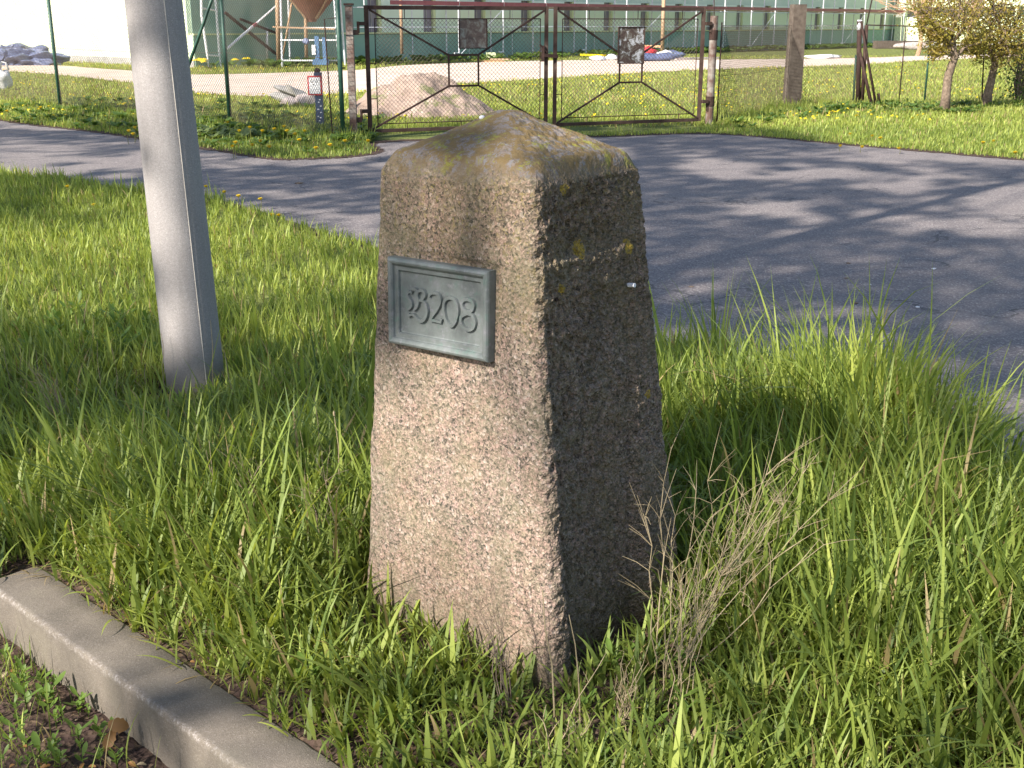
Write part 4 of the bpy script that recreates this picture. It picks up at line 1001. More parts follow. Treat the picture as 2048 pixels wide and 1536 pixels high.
clump(.93, 5.05, 60, .50, .008, .09, .45, 'thin tall grass clump sticking up in front of the asphalt just right of the stone')
clump(1.12, 3.75, 110, .34, .015, .14, .8, 'broad leaved grass clump leaning left below the tallest clump')
clump(-.42, 3.6, 45, .30, .011, .08, .5, 'arching grass clump beside the left lower flank of the stone')
_k = kpt(-.2, .22); clump(_k[0], _k[1], 60, .2, .010, .08, .5, 'short grass clump overgrowing the far end of the kerb')
clump(-.85, 4.2, 40, .26, .011, .08, .55, 'grass clump with curled blades right of the pole foot')

# verge and weeds on the far side of the road, lawn inside the fence
FARP = FAR
def farblades(name, n, region, x0, x1, y0, y1, h, w, kc, dry, lab, seg=2, dp_=None, hf=None):
    x, y = scatter(n, x0, x1, y0, y1); k = inview(x, y, 1.0) & region(x, y)
    if dp_ is not None: k &= rng.random(n) < dp_(x, y)
    x, y = x[k], y[k]; n2 = len(x); hh = h*rng.lognormal(0, .3, n2)*(.6+.8*fnoise(x*1.1, y*1.1, 61))
    if hf is not None: hh = hh*hf(x, y)
    K = kc+.6*(fnoise(x*.5, y*.5, 71)-.5)+.3*(fnoise(x*2.5, y*2.5, 72)-.5)
    B = blades(x, y, np.full(n2, -.01), hh, w*rng.uniform(.6, 1.4, n2), rng.uniform(0, 6.283, n2), np.abs(rng.normal(.3, .25, n2)), rng.gamma(2., .3, n2), seg)
    return emit(name, [pack(B, gcol(n2, K, dry))], M['grass'], kind='stuff', label=lab, cat='grass')
ASPH = nearS+[(16, -8)]+farS[::-1]
fenceline = [(-14.4, 28.6), (-8.86, 23.16), (-4.66, 19.43), (-2.3, 16.9), (3.2, 19.4), (5.6, 23.7), (7., 24.3), (16, 24.3)]
def dfence(x, y):
    d = np.full(np.shape(x), 99.)
    for (ax, ay), (bx, by) in zip(fenceline[:-1], fenceline[1:]):
        L2 = (bx-ax)**2+(by-ay)**2; t = np.clip(((x-ax)*(bx-ax)+(y-ay)*(by-ay))/L2, 0, 1)
        d = np.minimum(d, np.hypot(x-ax-t*(bx-ax), y-ay-t*(by-ay)))
    return d
notroad = lambda x, y: ~inpoly(x, y, ASPH) & ~inpoly(x, y, VERGE) & ~inpoly(x, y, TRACK) & ((x+1.72)**2/1.5+(y-21.9)**2/1.3 > .8)
farblades('far_verge_grass', 210000, lambda x, y: notroad(x, y) & ~((dfence(x, y) < .7) & (x > -2) & (x < 3)), -12, 14, 12, 24.3, .075, .013, .62, .05, 'grass between the road and the fence', 3, hf=lambda x, y: 1+1.5*np.exp(-(dfence(x, y)/.45)**2)*(x > 3.4)+.9*np.exp(-(dfence(x, y)/.8)**2)*(x < -2))
farblades('lawn_grass', 300000, notroad, -20, 27, 19, 62, .085, .022, .84, .22, 'mown yellow-green lawn on the site beyond the fence', 2, dp_=lambda x, y: np.clip(26/y, .25, 1)*(dfence(x, y) > .1))
# weeds with broad leaves in clumps: dandelion rosettes and nettle-like tufts along the fence
def rosette_mb(r, n, h, seed):
    rr = random.Random(seed); mb = MB()
    for i in range(n):
        a = 2*math.pi*i/n+rr.uniform(-.3, .3); L = r*rr.uniform(.7, 1.2); w = L*.16; e = rr.uniform(.25, 1.1)
        pts = []
        for t in (0, .35, .7, 1.):
            x = L*t*math.cos(e*.8); z = h*.2+L*t*math.sin(e)*(1-.45*t); ww = w*(.4, 1., .9, .05)[int(t*3.1)]
            pts.append((x*math.cos(a)-ww*math.sin(a), x*math.sin(a)+ww*math.cos(a), z)); pts.append((x*math.cos(a)+ww*math.sin(a), x*math.sin(a)-ww*math.cos(a), z))
        mb.add(pts, [(0, 1, 3, 2), (2, 3, 5, 4), (4, 5, 7, 6)])
    return mb
M['weed'] = leafmat('weed_leaves', base=(.10, .17, .04), trans=(.14, .22, .03), tint=False)
M['weedpale'] = leafmat('pale_weed_leaves', base=(.2, .26, .09), trans=(.22, .28, .06), tint=False)
def field(name, pts, protos, m, lab, cat, smin=.7, smax=1.3):
    V = []; F = []; o = 0
    protos = [(np.array(p.v), p.f) for p in protos]
    for i, (x, y) in enumerate(pts):
        pv, pf = protos[i % len(protos)]; a = random.uniform(0, 6.28); s_ = random.uniform(smin, smax)
        c, s2 = math.cos(a)*s_, math.sin(a)*s_
        q = np.stack([pv[:, 0]*c-pv[:, 1]*s2+x, pv[:, 0]*s2+pv[:, 1]*c+y, pv[:, 2]*s_], 1); V.append(q)
        F += [tuple(k+o for k in f) for f in pf]; o += len(q)
    return npmesh(name, np.concatenate(V), F, None, m, kind='stuff', label=lab, cat=cat)
pts = []
while len(pts) < 900:
    x = random.uniform(-10, 3.2); y = random.uniform(13, 25)
    if notroad(np.array([x]), np.array([y]))[0] and dfence(np.array([x]), np.array([y]))[0] < random.expovariate(1/.9) and inview(np.array([x]), np.array([y]))[0] and x < -2.0: pts.append((x, y))
field('fence_weeds', pts, [rosette_mb(.12, 11, .12, 1), rosette_mb(.15, 14, .22, 2), rosette_mb(.10, 9, .1, 3)], M['weed'], 'leafy weeds growing along the foot of the left fence', 'weeds')
pts = [(-4.55+random.gauss(0, .5), 17.0+random.gauss(0, .25)) for _ in range(60)]+[(x, y) for x, y in [(-5.4, 17.7), (-5.7, 18.0), (-5.1, 17.6)]]
field('pale_weeds', [p for p in pts if notroad(np.array([p[0]]), np.array([p[1]]))[0]], [rosette_mb(.2, 12, .2, 5), rosette_mb(.16, 10, .2, 6)], M['weedpale'], 'pale sunlit leafy weeds at the road edge behind the lamp pole', 'weeds')
pts = []
while len(pts) < 160:
    t = random.random(); x = 3.3+t*8; y = 19+min(1, t*2)*5+random.gauss(-.1, .45)
    if notroad(np.array([x]), np.array([y]))[0]: pts.append((x, y))
pts += [(8.0+random.gauss(0, .6), 22.4+random.gauss(0, .5)) for _ in range(60)]
field('corner_weeds', pts, [rosette_mb(.13, 12, .16, 7), rosette_mb(.16, 13, .22, 8)], M['weed'], 'dark leafy weeds along the foot of the right fence', 'weeds')
# bare soil bed under the small trees
bed = [(7.0, 22.6), (7.6, 23.4), (9, 23.9), (12, 24), (16, 23.5), (15, 20.5), (11, 20.6), (8.6, 21.3), (7.4, 21.9)]
sheet('planting_bed', smoothpoly(bed+[bed[0]], 5, .06, 8), -.006, M['soil'], kind='structure')

# dandelions
def dandelion_mb(h=.1, r=.02):
    st = MB().tube([(0, 0, -.01), (.01*h*10*random.uniform(-1, 1), .006, h*.5), (0, .0, h)], .0022*(r/.02), 4)
    fl = MB(); n = 16
    for ring, (rr, zz, tl) in enumerate(((1., .0, .25), (.72, .003, .55), (.4, .005, .9))):
        for k in range(n-3*ring):
            a = 2*math.pi*k/(n-3*ring)+ring; w = r*.2
            p0 = (0, 0, h+zz*r/.02); R1 = r*rr
            p1 = (R1*math.cos(a)-w*math.sin(a), R1*math.sin(a)+w*math.cos(a), h+zz+R1*tl); p2 = (R1*math.cos(a)+w*math.sin(a), R1*math.sin(a)-w*math.cos(a), h+zz+R1*tl)
            fl.add([p0, p1, p2], [(0, 1, 2)])
    fl.add([(r*.35*math.cos(2*math.pi*k/8), r*.35*math.sin(2*math.pi*k/8), h-.3*r) for k in range(8)]+[(r*.8*math.cos(2*math.pi*k/8), r*.8*math.sin(2*math.pi*k/8), h+.15*r) for k in range(8)], [(k, (k+1) % 8, 8+(k+1) % 8, 8+k) for k in range(8)]+[tuple(range(7, -1, -1))])
    return st, fl
M['stemgreen'] = leafmat('dandelion_stem', base=(.22, .22, .07), trans=(.2, .2, .05), tint=False)
near_d = [((412, 373), .19, 'dandelion with the tallest stem just right of the lamp pole'), ((450, 384), .15, 'second dandelion right of the lamp pole at the asphalt edge'), ((477, 392), .14, 'third dandelion from the lamp pole, on a pale stem'), ((545, 430), .08, 'low dandelion at the asphalt edge between pole and stone, left of a pair'), ((556, 431), .07, 'low dandelion at the asphalt edge, right of a pair'), ((135, 373), .12, 'lone dandelion in the verge grass left of the lamp pole'), ((187, 410), .06, 'dull orange dandelion just left of the lamp pole'), ((523, 398), .10, 'small closed dandelion between the pole and the stone')]
s0, f0 = dandelion_mb(.12, .024)
sm_me = s0.build('stem', M['stemgreen'], None).data; bpy.data.objects.remove(bpy.data.objects['stem'])
fm_me = f0.build('flower_head', M['yellow'], None).data; bpy.data.objects.remove(bpy.data.objects['flower_head'])
def dandelion(x, y, h, lab, group=None, k=1.):
    e = empty('dandelion', (x, y, 0), random.uniform(0, 6), label=lab, cat='dandelion', group=group)
    a = link('stem', sm_me, e); b = link('flower_head', fm_me, e); a.scale = (k, k, h/.12)
    b.scale = (k, k, k); b.location = (0, 0, h-.12*k); b.rotation_euler = (random.uniform(-.1, .1), 0, 0)
for (u, v), h, lab in near_d:
    q = gp(u, v, h); dandelion(q[0], q[1], h, lab)
gd = 'dandelions in the weeds between the left fence and the road'
for (u, v) in [(455, 245), (478, 262), (500, 255), (523, 262), (548, 258), (569, 253), (575, 262), (590, 268), (610, 262), (470, 285), (520, 282), (538, 293), (630, 296), (690, 282), (466, 293), (255, 262), (268, 268), (15, 222), (80, 215), (270, 255), (505, 290), (600, 280), (735, 282), (660, 290)]:
    h = random.uniform(.12, .2); q = gp(u, v, h); dandelion(q[0], q[1], h, 'yellow dandelion among the weeds at the foot of the left fence', gd, 1.5)
for i, (u, v) in enumerate([(1290, 0), (1680, 292), (1722, 294), (1700, 268), (1745, 272), (1760, 276), (1965, 285), (1985, 282), (2030, 305), (1800, 297)]):
    if v < 10: continue
    h = .07; q = gp(u, v, h); dandelion(q[0], q[1], h, 'small yellow dandelion in the grass strip beyond the asphalt on the right', 'dandelions in the right grass strip', 1.3)
def dots(name, P, r, lab, h=.09):
    V = []; F = []
    for i, (x, y) in enumerate(P):
        b = len(V); s_ = r*random.uniform(.6, 1.3); V += [(x+s_*math.cos(a), y+s_*math.sin(a), h+random.uniform(-.02, .02)) for a in (0, 1.05, 2.1, 3.14, 4.2, 5.2)]+[(x, y, h+s_*.5)]
        F += [(b+k, b+(k+1) % 6, b+6) for k in range(6)]
    return npmesh(name, V, None, F, M['yellow'], kind='stuff', label=lab, cat='flowers')
P = []
while len(P) < 700:
    y = random.uniform(19.5, 45); x = random.uniform(-.46*y, .48*y)
    if notroad(np.array([x]), np.array([y]))[0] and fnoise(np.array([x*.35]), np.array([y*.35]), 91)[0] > random.uniform(.45, .75) and dfence(np.array([x]), np.array([y]))[0] > .3: P.append((x, y))
dots('lawn_dandelions', P, .028, 'tiny yellow dandelions scattered over the lawn beyond the fence')
P = [tuple(gp(485+random.gauss(0, 14), 128+random.gauss(0, 3))[:2]) for _ in range(26)]+[tuple(gp(403+random.gauss(0, 5), 137+random.gauss(0, 2))[:2]) for _ in range(12)]
dots('yellow_flower_patch', P, .13, 'bright yellow flower patch at the foot of the green facade left', .3)
pts = [tuple(gp(random.uniform(395, 1790), 0)[:2]) for _ in range(0)]
for _ in range(520):
    s_ = random.uniform(0, 60); k = random.uniform(.2, 2.2)+ (1.5 if s_ < 22 else 0)*random.random(); pts.append((BA[0]+BD[0]*s_+BN[0]*k, BA[1]+BD[1]*s_+BN[1]*k))
field('facade_weeds', pts, [rosette_mb(.35, 8, .3, 11), rosette_mb(.42, 9, .5, 12)], M['weed'], 'unmown weeds along the foot of the green facade', 'weeds')

# ------------------------------------------------------------------ dry weeds
def dry_weed(name, x, y, lab, stems, h, spread, lean=(0, 0), m='straw', seed=0, r0=.0017, br=5, cat='dry weed', group=None):
    rr = random.Random(seed); mb = MB()
    for i in range(stems):
        a = rr.uniform(0, 6.28); d = rr.uniform(.1, 1)*spread; L = h*rr.uniform(.6, 1.1)
        tip = Vector((lean[0]+math.cos(a)*d, lean[1]+math.sin(a)*d, L)); b = Vector((rr.gauss(0, .02), rr.gauss(0, .02), -.01))
        n = 6; P = []
        for k in range(n+1):
            t = k/n; P.append(b.lerp(tip, t)+Vector((rr.gauss(0, .006), rr.gauss(0, .006), math.sin(t*3.1)*.03*L)))
        rad = [r0*(1-.6*k/n) for k in range(n+1)]; mb.tube(P, rad, 4)
        for k in range(2, n+1):
            for _ in range(br if k > 2 else 1):
                if rr.random() < .55: continue
                dd = (tip-b).normalized(); side = Vector((rr.gauss(0, 1), rr.gauss(0, 1), rr.gauss(.3, .5))).normalized(); l2 = L*rr.uniform(.08, .28)
                q = P[k]; e1 = q+(dd*.7+side*.8)*l2*.5; e2 = e1+(dd*.5+side*.9)*l2*.5; mb.tube([q, e1, e2], [r0*.5, r0*.38, r0*.2], 3, caps=False)
                if rr.random() < .4: e3_ = e1+Vector((rr.gauss(0, 1), rr.gauss(0, 1), rr.gauss(.4, .6))).normalized()*l2*.35; mb.tube([e1, e3_], [r0*.3, r0*.15], 3, caps=False)
    o = mb.build(name, M[m], None, label=lab, cat=cat, group=group); o.location = (x, y, 0); return o
dry_weed('dry_weed', .40, 2.55, 'large tangled dead brown weed leaning right at the stone right flank', 14, .44, .30, (.20, .20), 'straw', 1, .0020, 7)
dry_weed('dry_weed', .52, 2.85, 'finer dead weed with many twigs behind the large tangled one', 7, .46, .14, (.10, .10), 'straw', 2, .0017, 6)
dry_weed('dry_weed', .40, 2.38, 'dead weed with pale stalks in front of the stone right face', 8, .34, .16, (.05, .12), 'straw', 3, .0017, 4)
dry_weed('dry_weed', .26, 2.33, 'pale upright straw tuft at the foot of the stone front corner', 13, .20, .06, (0, .02), 'straw', 4, .0015, 1)
dry_weed('dry_weed', .0, 2.40, 'dark brown branching dead weed before the sunlit face of the stone', 7, .33, .07, (-.06, .05), 'stalk', 5, .0015, 5)
dry_weed('dry_weed', .10, 2.24, 'bent pale dead stem lying across the stone foot', 4, .22, .20, (.0, .03), 'straw', 6, .0022, 2)
dry_weed('dry_weed', -.50, 3.02, 'thin dead weed against the left edge of the stone', 5, .42, .07, (-.05, .08), 'stalk', 7, .0015, 3)
dry_weed('dry_weed', -.78, 3.3, 'grey-brown dead weed midway between kerb and stone', 5, .32, .09, (-.05, .02), 'stalk', 8, .0015, 3)
dry_weed('dry_weed', -1.75, 4.35, 'pale dry grass tuft at the left edge below the lamp pole', 16, .34, .08, (-.14, .02), 'straw', 9, .0016, 1)
dry_weed('dry_weed', .95, 2.5, 'flat broken dead stems on the soil right of the stone', 7, .14, .3, (.05, .0), 'stalk', 10, .0016, 2)
def stalk(u0, v0, u1, v1, r, lab, m='straw', head=False, group=None):
    a = gp(u0, v0); b = dp(u1, v1, a[1]+.02); o = np.array([a[0], a[1], 0.]); d = b-a
    P = [a+d*t-o+np.array([math.sin(t*3.14)*.012, 0, 0])*random.uniform(-1, 1) for t in (0, .25, .5, .75, 1)]
    mb = MB().tube(P, [r, r, r*.9, r*.75, r*.5], 5)
    if head: mb.lump(tuple(P[-1]), (r*2.2, r*2.2, r*5), 2, 1, .2)
    ob = mb.build('dry_stalk', M[m], None, label=lab, cat='dry stalk', group=group); ob.location = o
g_ = 'dry stalks standing in the grass on the left'
stalk(690, 1080, 668, 828, .0021, 'pale dry stalk with a brown seed head left of the stone', head=True)
stalk(425, 860, 421, 640, .0022, 'straight dry stalk standing directly before the lamp pole foot')
stalk(480, 830, 441, 680, .0022, 'slanting pale stalk crossing the right edge of the lamp pole')
stalk(335, 800, 322, 665, .0020, 'thin dry stalk along the left edge of the lamp pole')
stalk(1110, 1480, 1085, 1180, .0022, 'upright dry stalk before the front corner of the stone')
stalk(1160, 1460, 1138, 1230, .0020, 'second upright dry stalk right of the stone front corner')
for u0, v0, u1, v1 in [(30, 800, 8, 690), (45, 780, 40, 690), (70, 790, 72, 700), (100, 800, 88, 705), (110, 850, 115, 745), (150, 880, 105, 770), (160, 880, 125, 775), (175, 870, 150, 790), (200, 840, 195, 680), (235, 830, 232, 735), (262, 820, 245, 770), (290, 810, 292, 725), (350, 840, 347, 760), (315, 850, 311, 790), (405, 880, 398, 795), (560, 950, 598, 800), (640, 1100, 600, 860), (650, 1000, 628, 790), (445, 1100, 412, 900), (455, 1110, 418, 880)]:
    stalk(u0, v0, u1, v1, random.uniform(.0012, .0019), 'thin upright dry stalk in the grass left of the stone', random.choice(['straw', 'straw', 'stalk']), group=g_)

# ------------------------------------------------------------------ strip below the kerb
def ovate(mb, base, az, elev, L, w, cup=.12, mi=0):
    d = Vector((math.cos(az)*math.cos(elev), math.sin(az)*math.cos(elev), math.sin(elev))); s_ = Vector((-math.sin(az), math.cos(az), 0)); n = d.cross(s_)
    b = Vector(base); V = []; ws = (.12, .62, 1., .95, .55, .02); ts = (0, .25, .5, .72, .9, 1.)
    for t, k in zip(ts, ws):
        c = b+d*L*t-n*(-.18*L*t*t); V += [c-s_*w*k*.5-n*(-cup*w*k), c, c+s_*w*k*.5-n*(-cup*w*k)]
    F = []
    for i in range(5): F += [(3*i, 3*i+1, 3*i+4, 3*i+3), (3*i+1, 3*i+2, 3*i+5, 3*i+4)]
    mb.add(V, F, mi)
M['seedling'] = leafmat('seedling_leaves', base=(.15, .24, .045), trans=(.28, .38, .05), tint=False, rough=.45)
def seedling_mesh(n, L, h, seed):
    rr = random.Random(seed); mb = MB()
    for i in range(n):
        a = i*2.4+rr.uniform(-.3, .3); z = h*(.25+.75*i/n); mb.tube([(0, 0, -.01), (0, 0, z)], .0012, 4, caps=False)
        ovate(mb, (0, 0, z), a, rr.uniform(.2, .9), L*rr.uniform(.6, 1.15), L*rr.uniform(.32, .45))
    o = mb.build('seedling', M['seedling'], None, smooth=True); me = o.data; bpy.data.objects.remove(o); return me
sms = [seedling_mesh(5, .034, .03, 1), seedling_mesh(7, .026, .045, 2), seedling_mesh(4, .045, .05, 3), seedling_mesh(9, .022, .04, 4)]
def put_seed(u, v, k, me, lab, z=-KH, group=None):
    q = gp(u, v, z); o = link('seedling', me, None, label=lab, cat='seedling', group=group); o.location = (q[0], q[1], z-.005+.03); o.scale = (k, k, k); o.rotation_euler = (0, 0, random.uniform(0, 6.28)); return o
put_seed(108, 1415, 1.1, sms[2], 'seedling with the largest pale green oval leaf below the kerb')
rs = random.Random(5)
for i in range(100):
    u = rs.uniform(0, 330); v = rs.uniform(1300, 1560)
    q = gp(u, v, -KH)
    if kdist(q[0], q[1]) > -.03: continue
    put_seed(u, v, rs.uniform(.6, 1.15), rs.choice(sms), 'small green seedling in the soil strip below the kerb', group='seedlings in the soil below the kerb')
for i in range(34):
    u = rs.uniform(560, 1450); v = rs.uniform(1330, 1560); q = gp(u, v)
    if hit_stone(np.array([q[0]]), np.array([q[1]]), .1)[0] or kdist(q[0], q[1]) < KW+.04: continue
    put_seed(u, v, rs.uniform(.7, 1.2), rs.choice(sms), 'small leafy seedling low in the grass before the stone', 0., 'seedlings in the grass before the stone')
# little ground plants by the pole foot
for i in range(60):
    u = 215+rs.gauss(0, 70); v = 690+rs.gauss(0, 28); q = gp(u, v)
    if hit_pole(np.array([q[0]]), np.array([q[1]]), .05)[0]: continue
    put_seed(u, v, rs.uniform(1.2, 2.2), rs.choice(sms), 'small leafy plant in the bare patch left of the lamp pole', 0., 'plants in the bare patch by the pole')
# grass in the lower strip
n = 6500; x, y = scatter(n, -2.2, -.3, 1.5, 3.2); k = (kdist(x, y) < -.02) & (rng.random(n) < .10+.85*bump2(x, y, -1.42, 2.72, .2, .36)+.5*bump2(x, y, -1.0, 2.05, .5, .1)); x, y = x[k], y[k]
B = blades(x, y, np.full(len(x), -KH+.005), .09*rng.lognormal(0, .4, len(x)), .0035*rng.uniform(.7, 1.4, len(x)), rng.uniform(0, 6.28, len(x)), np.abs(rng.normal(.3, .2, len(x))), rng.gamma(2., .3, len(x)), 5)
emit('roadside_grass', [pack(B, gcol(len(x), np.full(len(x), .45), .12))], M['grass'], kind='stuff', label='sparse grass in the soil strip below the kerb', cat='grass')
# dead leaves, bits and a cigarette butt
def dead_leaf(p, L, w, az, el, roll, lab, m='deadleaf', group=None):
    mb = MB(); N_ = 10; V = []
    for i in range(N_+1):
        t = i/N_; ww = w*math.sin(math.pi*min(1, t*.93+.05))**.7*.5*(1+.12*math.sin(i*2.3)); z = .12*L*math.sin(t*3)
        V += [(t*L-L/2, -ww, z+.25*ww), (t*L-L/2, -ww*.5, z+.03*L), (t*L-L/2, 0, z), (t*L-L/2, ww*.5, z+.03*L), (t*L-L/2, ww, z+.3*ww)]
    F = [(5*i+j, 5*i+j+1, 5*i+j+6, 5*i+j+5) for i in range(N_) for j in range(4)]
    mb.add(V, F); o = mb.build('dead_leaf', M[m], None, smooth=True, label=lab, cat='dead leaf', group=group); o.location = p; o.rotation_euler = (roll, el, az); return o
q = gp(250, 1445, -.08); dead_leaf((q[0]-.01, q[1]-.02, -.075), .052, .036, R(20), .4, 1.0, 'curled orange-brown dead leaf standing against the kerb face')
q = gp(222, 1480, -.11); dead_leaf((q[0], q[1]-.01, -.105), .055, .028, R(70), -.7, .5, 'yellow-brown dead leaf lower left of the one against the kerb')
q = gp(385, 1328, 0); dead_leaf((q[0], q[1], .006), .012, .009, 0, .2, .2, 'tiny red-brown crumb of leaf on top of the kerb')
for i in range(46):
    u = rs.uniform(0, 330); v = rs.uniform(1330, 1550); q = gp(u, v, -KH+.02)
    if kdist(q[0], q[1]) > -.03: continue
    dead_leaf((q[0], q[1], -KH+.03), rs.uniform(.012, .03), rs.uniform(.008, .016), rs.uniform(0, 6), rs.uniform(-.5, .5), rs.uniform(-.6, .6), 'small brown leaf fragment on the soil below the kerb', rs.choice(['deadleaf', 'deadleaf', 'straw']), 'leaf fragments below the kerb')
q = gp(87, 1405, -KH+.04); cb = empty('cigarette_butt', (q[0], q[1], -KH+.035), R(80), label='orange cigarette butt with a white end in the soil strip', cat='cigarette butt')
MB().tube([(0, 0, 0), (.016, 0, .012)], .004, 10).build('filter', M['orange'], cb, smooth=True); MB().tube([(.0, 0, 0), (-.004, 0, -.003)], .0042, 10).build('paper_end', M['white'], cb, smooth=True)

# blades lying over the kerb top
parts = []
bx = []; 
for (u, v, az, L) in [(330, 1290, 2.95, .10), (345, 1325, 3.0, .09), (370, 1312, 3.1, .08), (350, 1345, 3.25, .09), (455, 1360, 3.2, .07), (520, 1445, 3.6, .05), (300, 1262, 2.9, .09), (330, 1270, 2.6, .07), (200, 1190, 3.0, .09), (170, 1175, 3.1, .08), (150, 1165, 2.8, .07), (560, 1480, 3.0, .06)]:
    q = gp(u, v); bx.append((q[0], q[1], az, L))
bx = np.array(bx); n = len(bx)
B = blades(bx[:, 0]+.02, bx[:, 1], np.full(n, .01), bx[:, 3]*1.4, np.full(n, .0095), bx[:, 2], np.full(n, .9), np.full(n, .8), 7, .2)
emit('overhanging_grass', [pack(B, gcol(n, np.full(n, .8), 0))], M['grass'], kind='stuff', label='broad grass blades lying across the kerb top', cat='grass')
# litter on the asphalt
for i, (u, v, m, r, lab) in enumerate([(1697, 527, 'bark', .012, 'small dark crumb on the shaded asphalt'), (1868, 538, 'white', .012, 'thin pale scrap on the asphalt right'), (1740, 570, 'white', .006, 'tiny white speck on the asphalt'), (1834, 615, 'white', .011, 'round white blob on the asphalt'), (1382, 574, 'bark', .014, 'dark bit of bark on the asphalt above the thin grass clump'), (1693, 557, 'bark', .01, 'smaller dark crumb near the shaded middle of the asphalt'), (1710, 607, 'bark', .013, 'elongated dark crumb lowest on the asphalt'), (598, 367, 'bark', .03, 'small twig lying on the sunlit path left of the stone')]):
    q = gp(u, v); o = MB().lump((0, 0, 0), (r*1.5, r, r*.4), i, 1, .3).build('crumb', M[m], None, label=lab, cat='litter'); o.location = (q[0], q[1], .004)

# ------------------------------------------------------------------ trees in view
def limb(mb, a, b, r0, r1, seed, n=6, wob=.06):
    rr = random.Random(seed); a = Vector(a); b = Vector(b); L = (b-a).length
    P = [a.lerp(b, t/n)+Vector((rr.gauss(0, 1), rr.gauss(0, 1), rr.gauss(0, .5)))*wob*L*math.sin(math.pi*t/n) for t in range(n+1)]
    mb.tube(P, [r0+(r1-r0)*t/n for t in range(n+1)], 7); return P
def leafcloud(P, size, m, parent, name='leaves', kind='stuff'):
    P = np.array(P); n = len(P); s_ = size*rng.uniform(.6, 1.4, n)
    d1 = rng.normal(0, 1, (n, 3)); d1 /= np.linalg.norm(d1, axis=1)[:, None]; d2 = np.cross(d1, rng.normal(0, 1, (n, 3))); d2 /= np.linalg.norm(d2, axis=1)[:, None]
    a = P-d1*s_[:, None]*.5; b = P+d2*s_[:, None]*.32; c = P+d1*s_[:, None]*.55; d = P-d2*s_[:, None]*.32
    V = np.stack([a, b, c, d], 1).reshape(-1, 3); F = np.arange(n*4).reshape(n, 4)
    return npmesh(name, V, F, None, m, smooth=False, parent=parent, kind=kind)
M['lime'] = leafmat('spring_leaves', base=(.30, .27, .045), trans=(.42, .36, .08), tint=False, alt=(.30, .21, .05), asc=3.)
def small_tree(x, y, trunk, blobs, nleaf, lab, seed, lsize=.055, leafm='lime'):
    root = empty('small_tree', (x, y, 0), label=lab, cat='tree'); rr = random.Random(seed)
    mb = MB(); P = [Vector(p) for p in trunk[0]]; mb.tube(P, trunk[1], 9); mb.build('trunk', M['bark'], root, smooth=True)
    top = P[-1]; L = []
    for i, (c, r) in enumerate(blobs):
        lb = MB(); Q = limb(lb, top if i % 2 == 0 else P[-2], c, trunk[1][-1]*.75, .012, seed*10+i)
        for k in range(2, 7):
            for _ in range(3):
                e = Vector(c)+Vector((rr.gauss(0, 1), rr.gauss(0, 1), rr.gauss(0, .8)))*r*.55; T = limb(lb, Q[k], e, .012, .004, rr.random()*1e6, 4, .08)
                for t in T[1:]:
                    for _ in range(nleaf): L.append(t+Vector((rr.gauss(0, 1), rr.gauss(0, 1), rr.gauss(0, 1)))*r*.22)
        lb.build('limb', M['bark'], root, smooth=True)
    leafcloud(L, lsize, M[leafm], root)
    return root
q = gp(1889, 222)
def tp(u, v, dy=0): r_ = dp(u, v, q[1]+dy); return (r_[0]-q[0], r_[1]-q[1], r_[2])
small_tree(q[0], q[1], ([(0, 0, -.05), tp(1892, 190), tp(1897, 150), tp(1910, 112), tp(1902, 92)], [.11, .085, .08, .075, .06]),
    [(tp(1868, 70), .35), (tp(1905, 20, .2), .6), (tp(1940, 40, -.2), .5), (tp(1850, 15, .1), .4), (tp(1915, -50), .8), (tp(1870, 100), .2), (tp(1845, 55, .2), .3), (tp(1960, 75, .1), .3), (tp(1880, 45, -.2), .35)], 11, 'small crooked tree with yellow-green spring leaves left of a pair', 1, .046)
q = gp(1972, 214)
small_tree(q[0], q[1], ([(0, 0, -.05), tp(1975, 190), tp(1985, 150), tp(1990, 125), tp(1978, 95)], [.11, .09, .075, .065, .05]),
    [(tp(1960, 50), .5), (tp(2010, 60, -.2), .55), (tp(1990, 10), .7), (tp(2040, 30), .7), (tp(2060, 90), .5), (tp(1975, -40), .8), (tp(1955, 90, .2), .35), (tp(2010, 105, -.1), .4), (tp(1935, 100, -.1), .25)], 12, 'small twin-stemmed tree with yellow-green leaves at the right edge', 2, .05)
q = gp(2030, 206)
def shrub(x, y, w, h, n, lab, seed, m, sz=.05):
    root = empty('shrub', (x, y, 0), label=lab, cat='shrub'); rr = random.Random(seed); L = []
    for i in range(n):
        mb = MB(); a = rr.uniform(0, 6.28); tip = (math.cos(a)*w*rr.random(), math.sin(a)*w*.6*rr.random(), h*rr.uniform(.6, 1.1)); P = limb(mb, (math.cos(a)*.1, math.sin(a)*.1, -.03), tip, .022, .006, seed*50+i, 6, .05)
        mb.build('stem', M['bark'], root, smooth=True)
        for t in P[1:]:
            for _ in range(16): L.append(t+Vector((rr.gauss(0, .16), rr.gauss(0, .16), rr.gauss(0, .12))))
    leafcloud(L, sz, M[m], root); return root
shrub(q[0], q[1]-.3, .7, 2.2, 16, 'leafy many-stemmed shrub at the right border under the twin-stemmed tree', 5, 'weed', .06)
shrub(q[0]+1.2, q[1]+.6, .9, 2.6, 14, 'taller shrub partly cut off by the right border', 6, 'lime', .06)
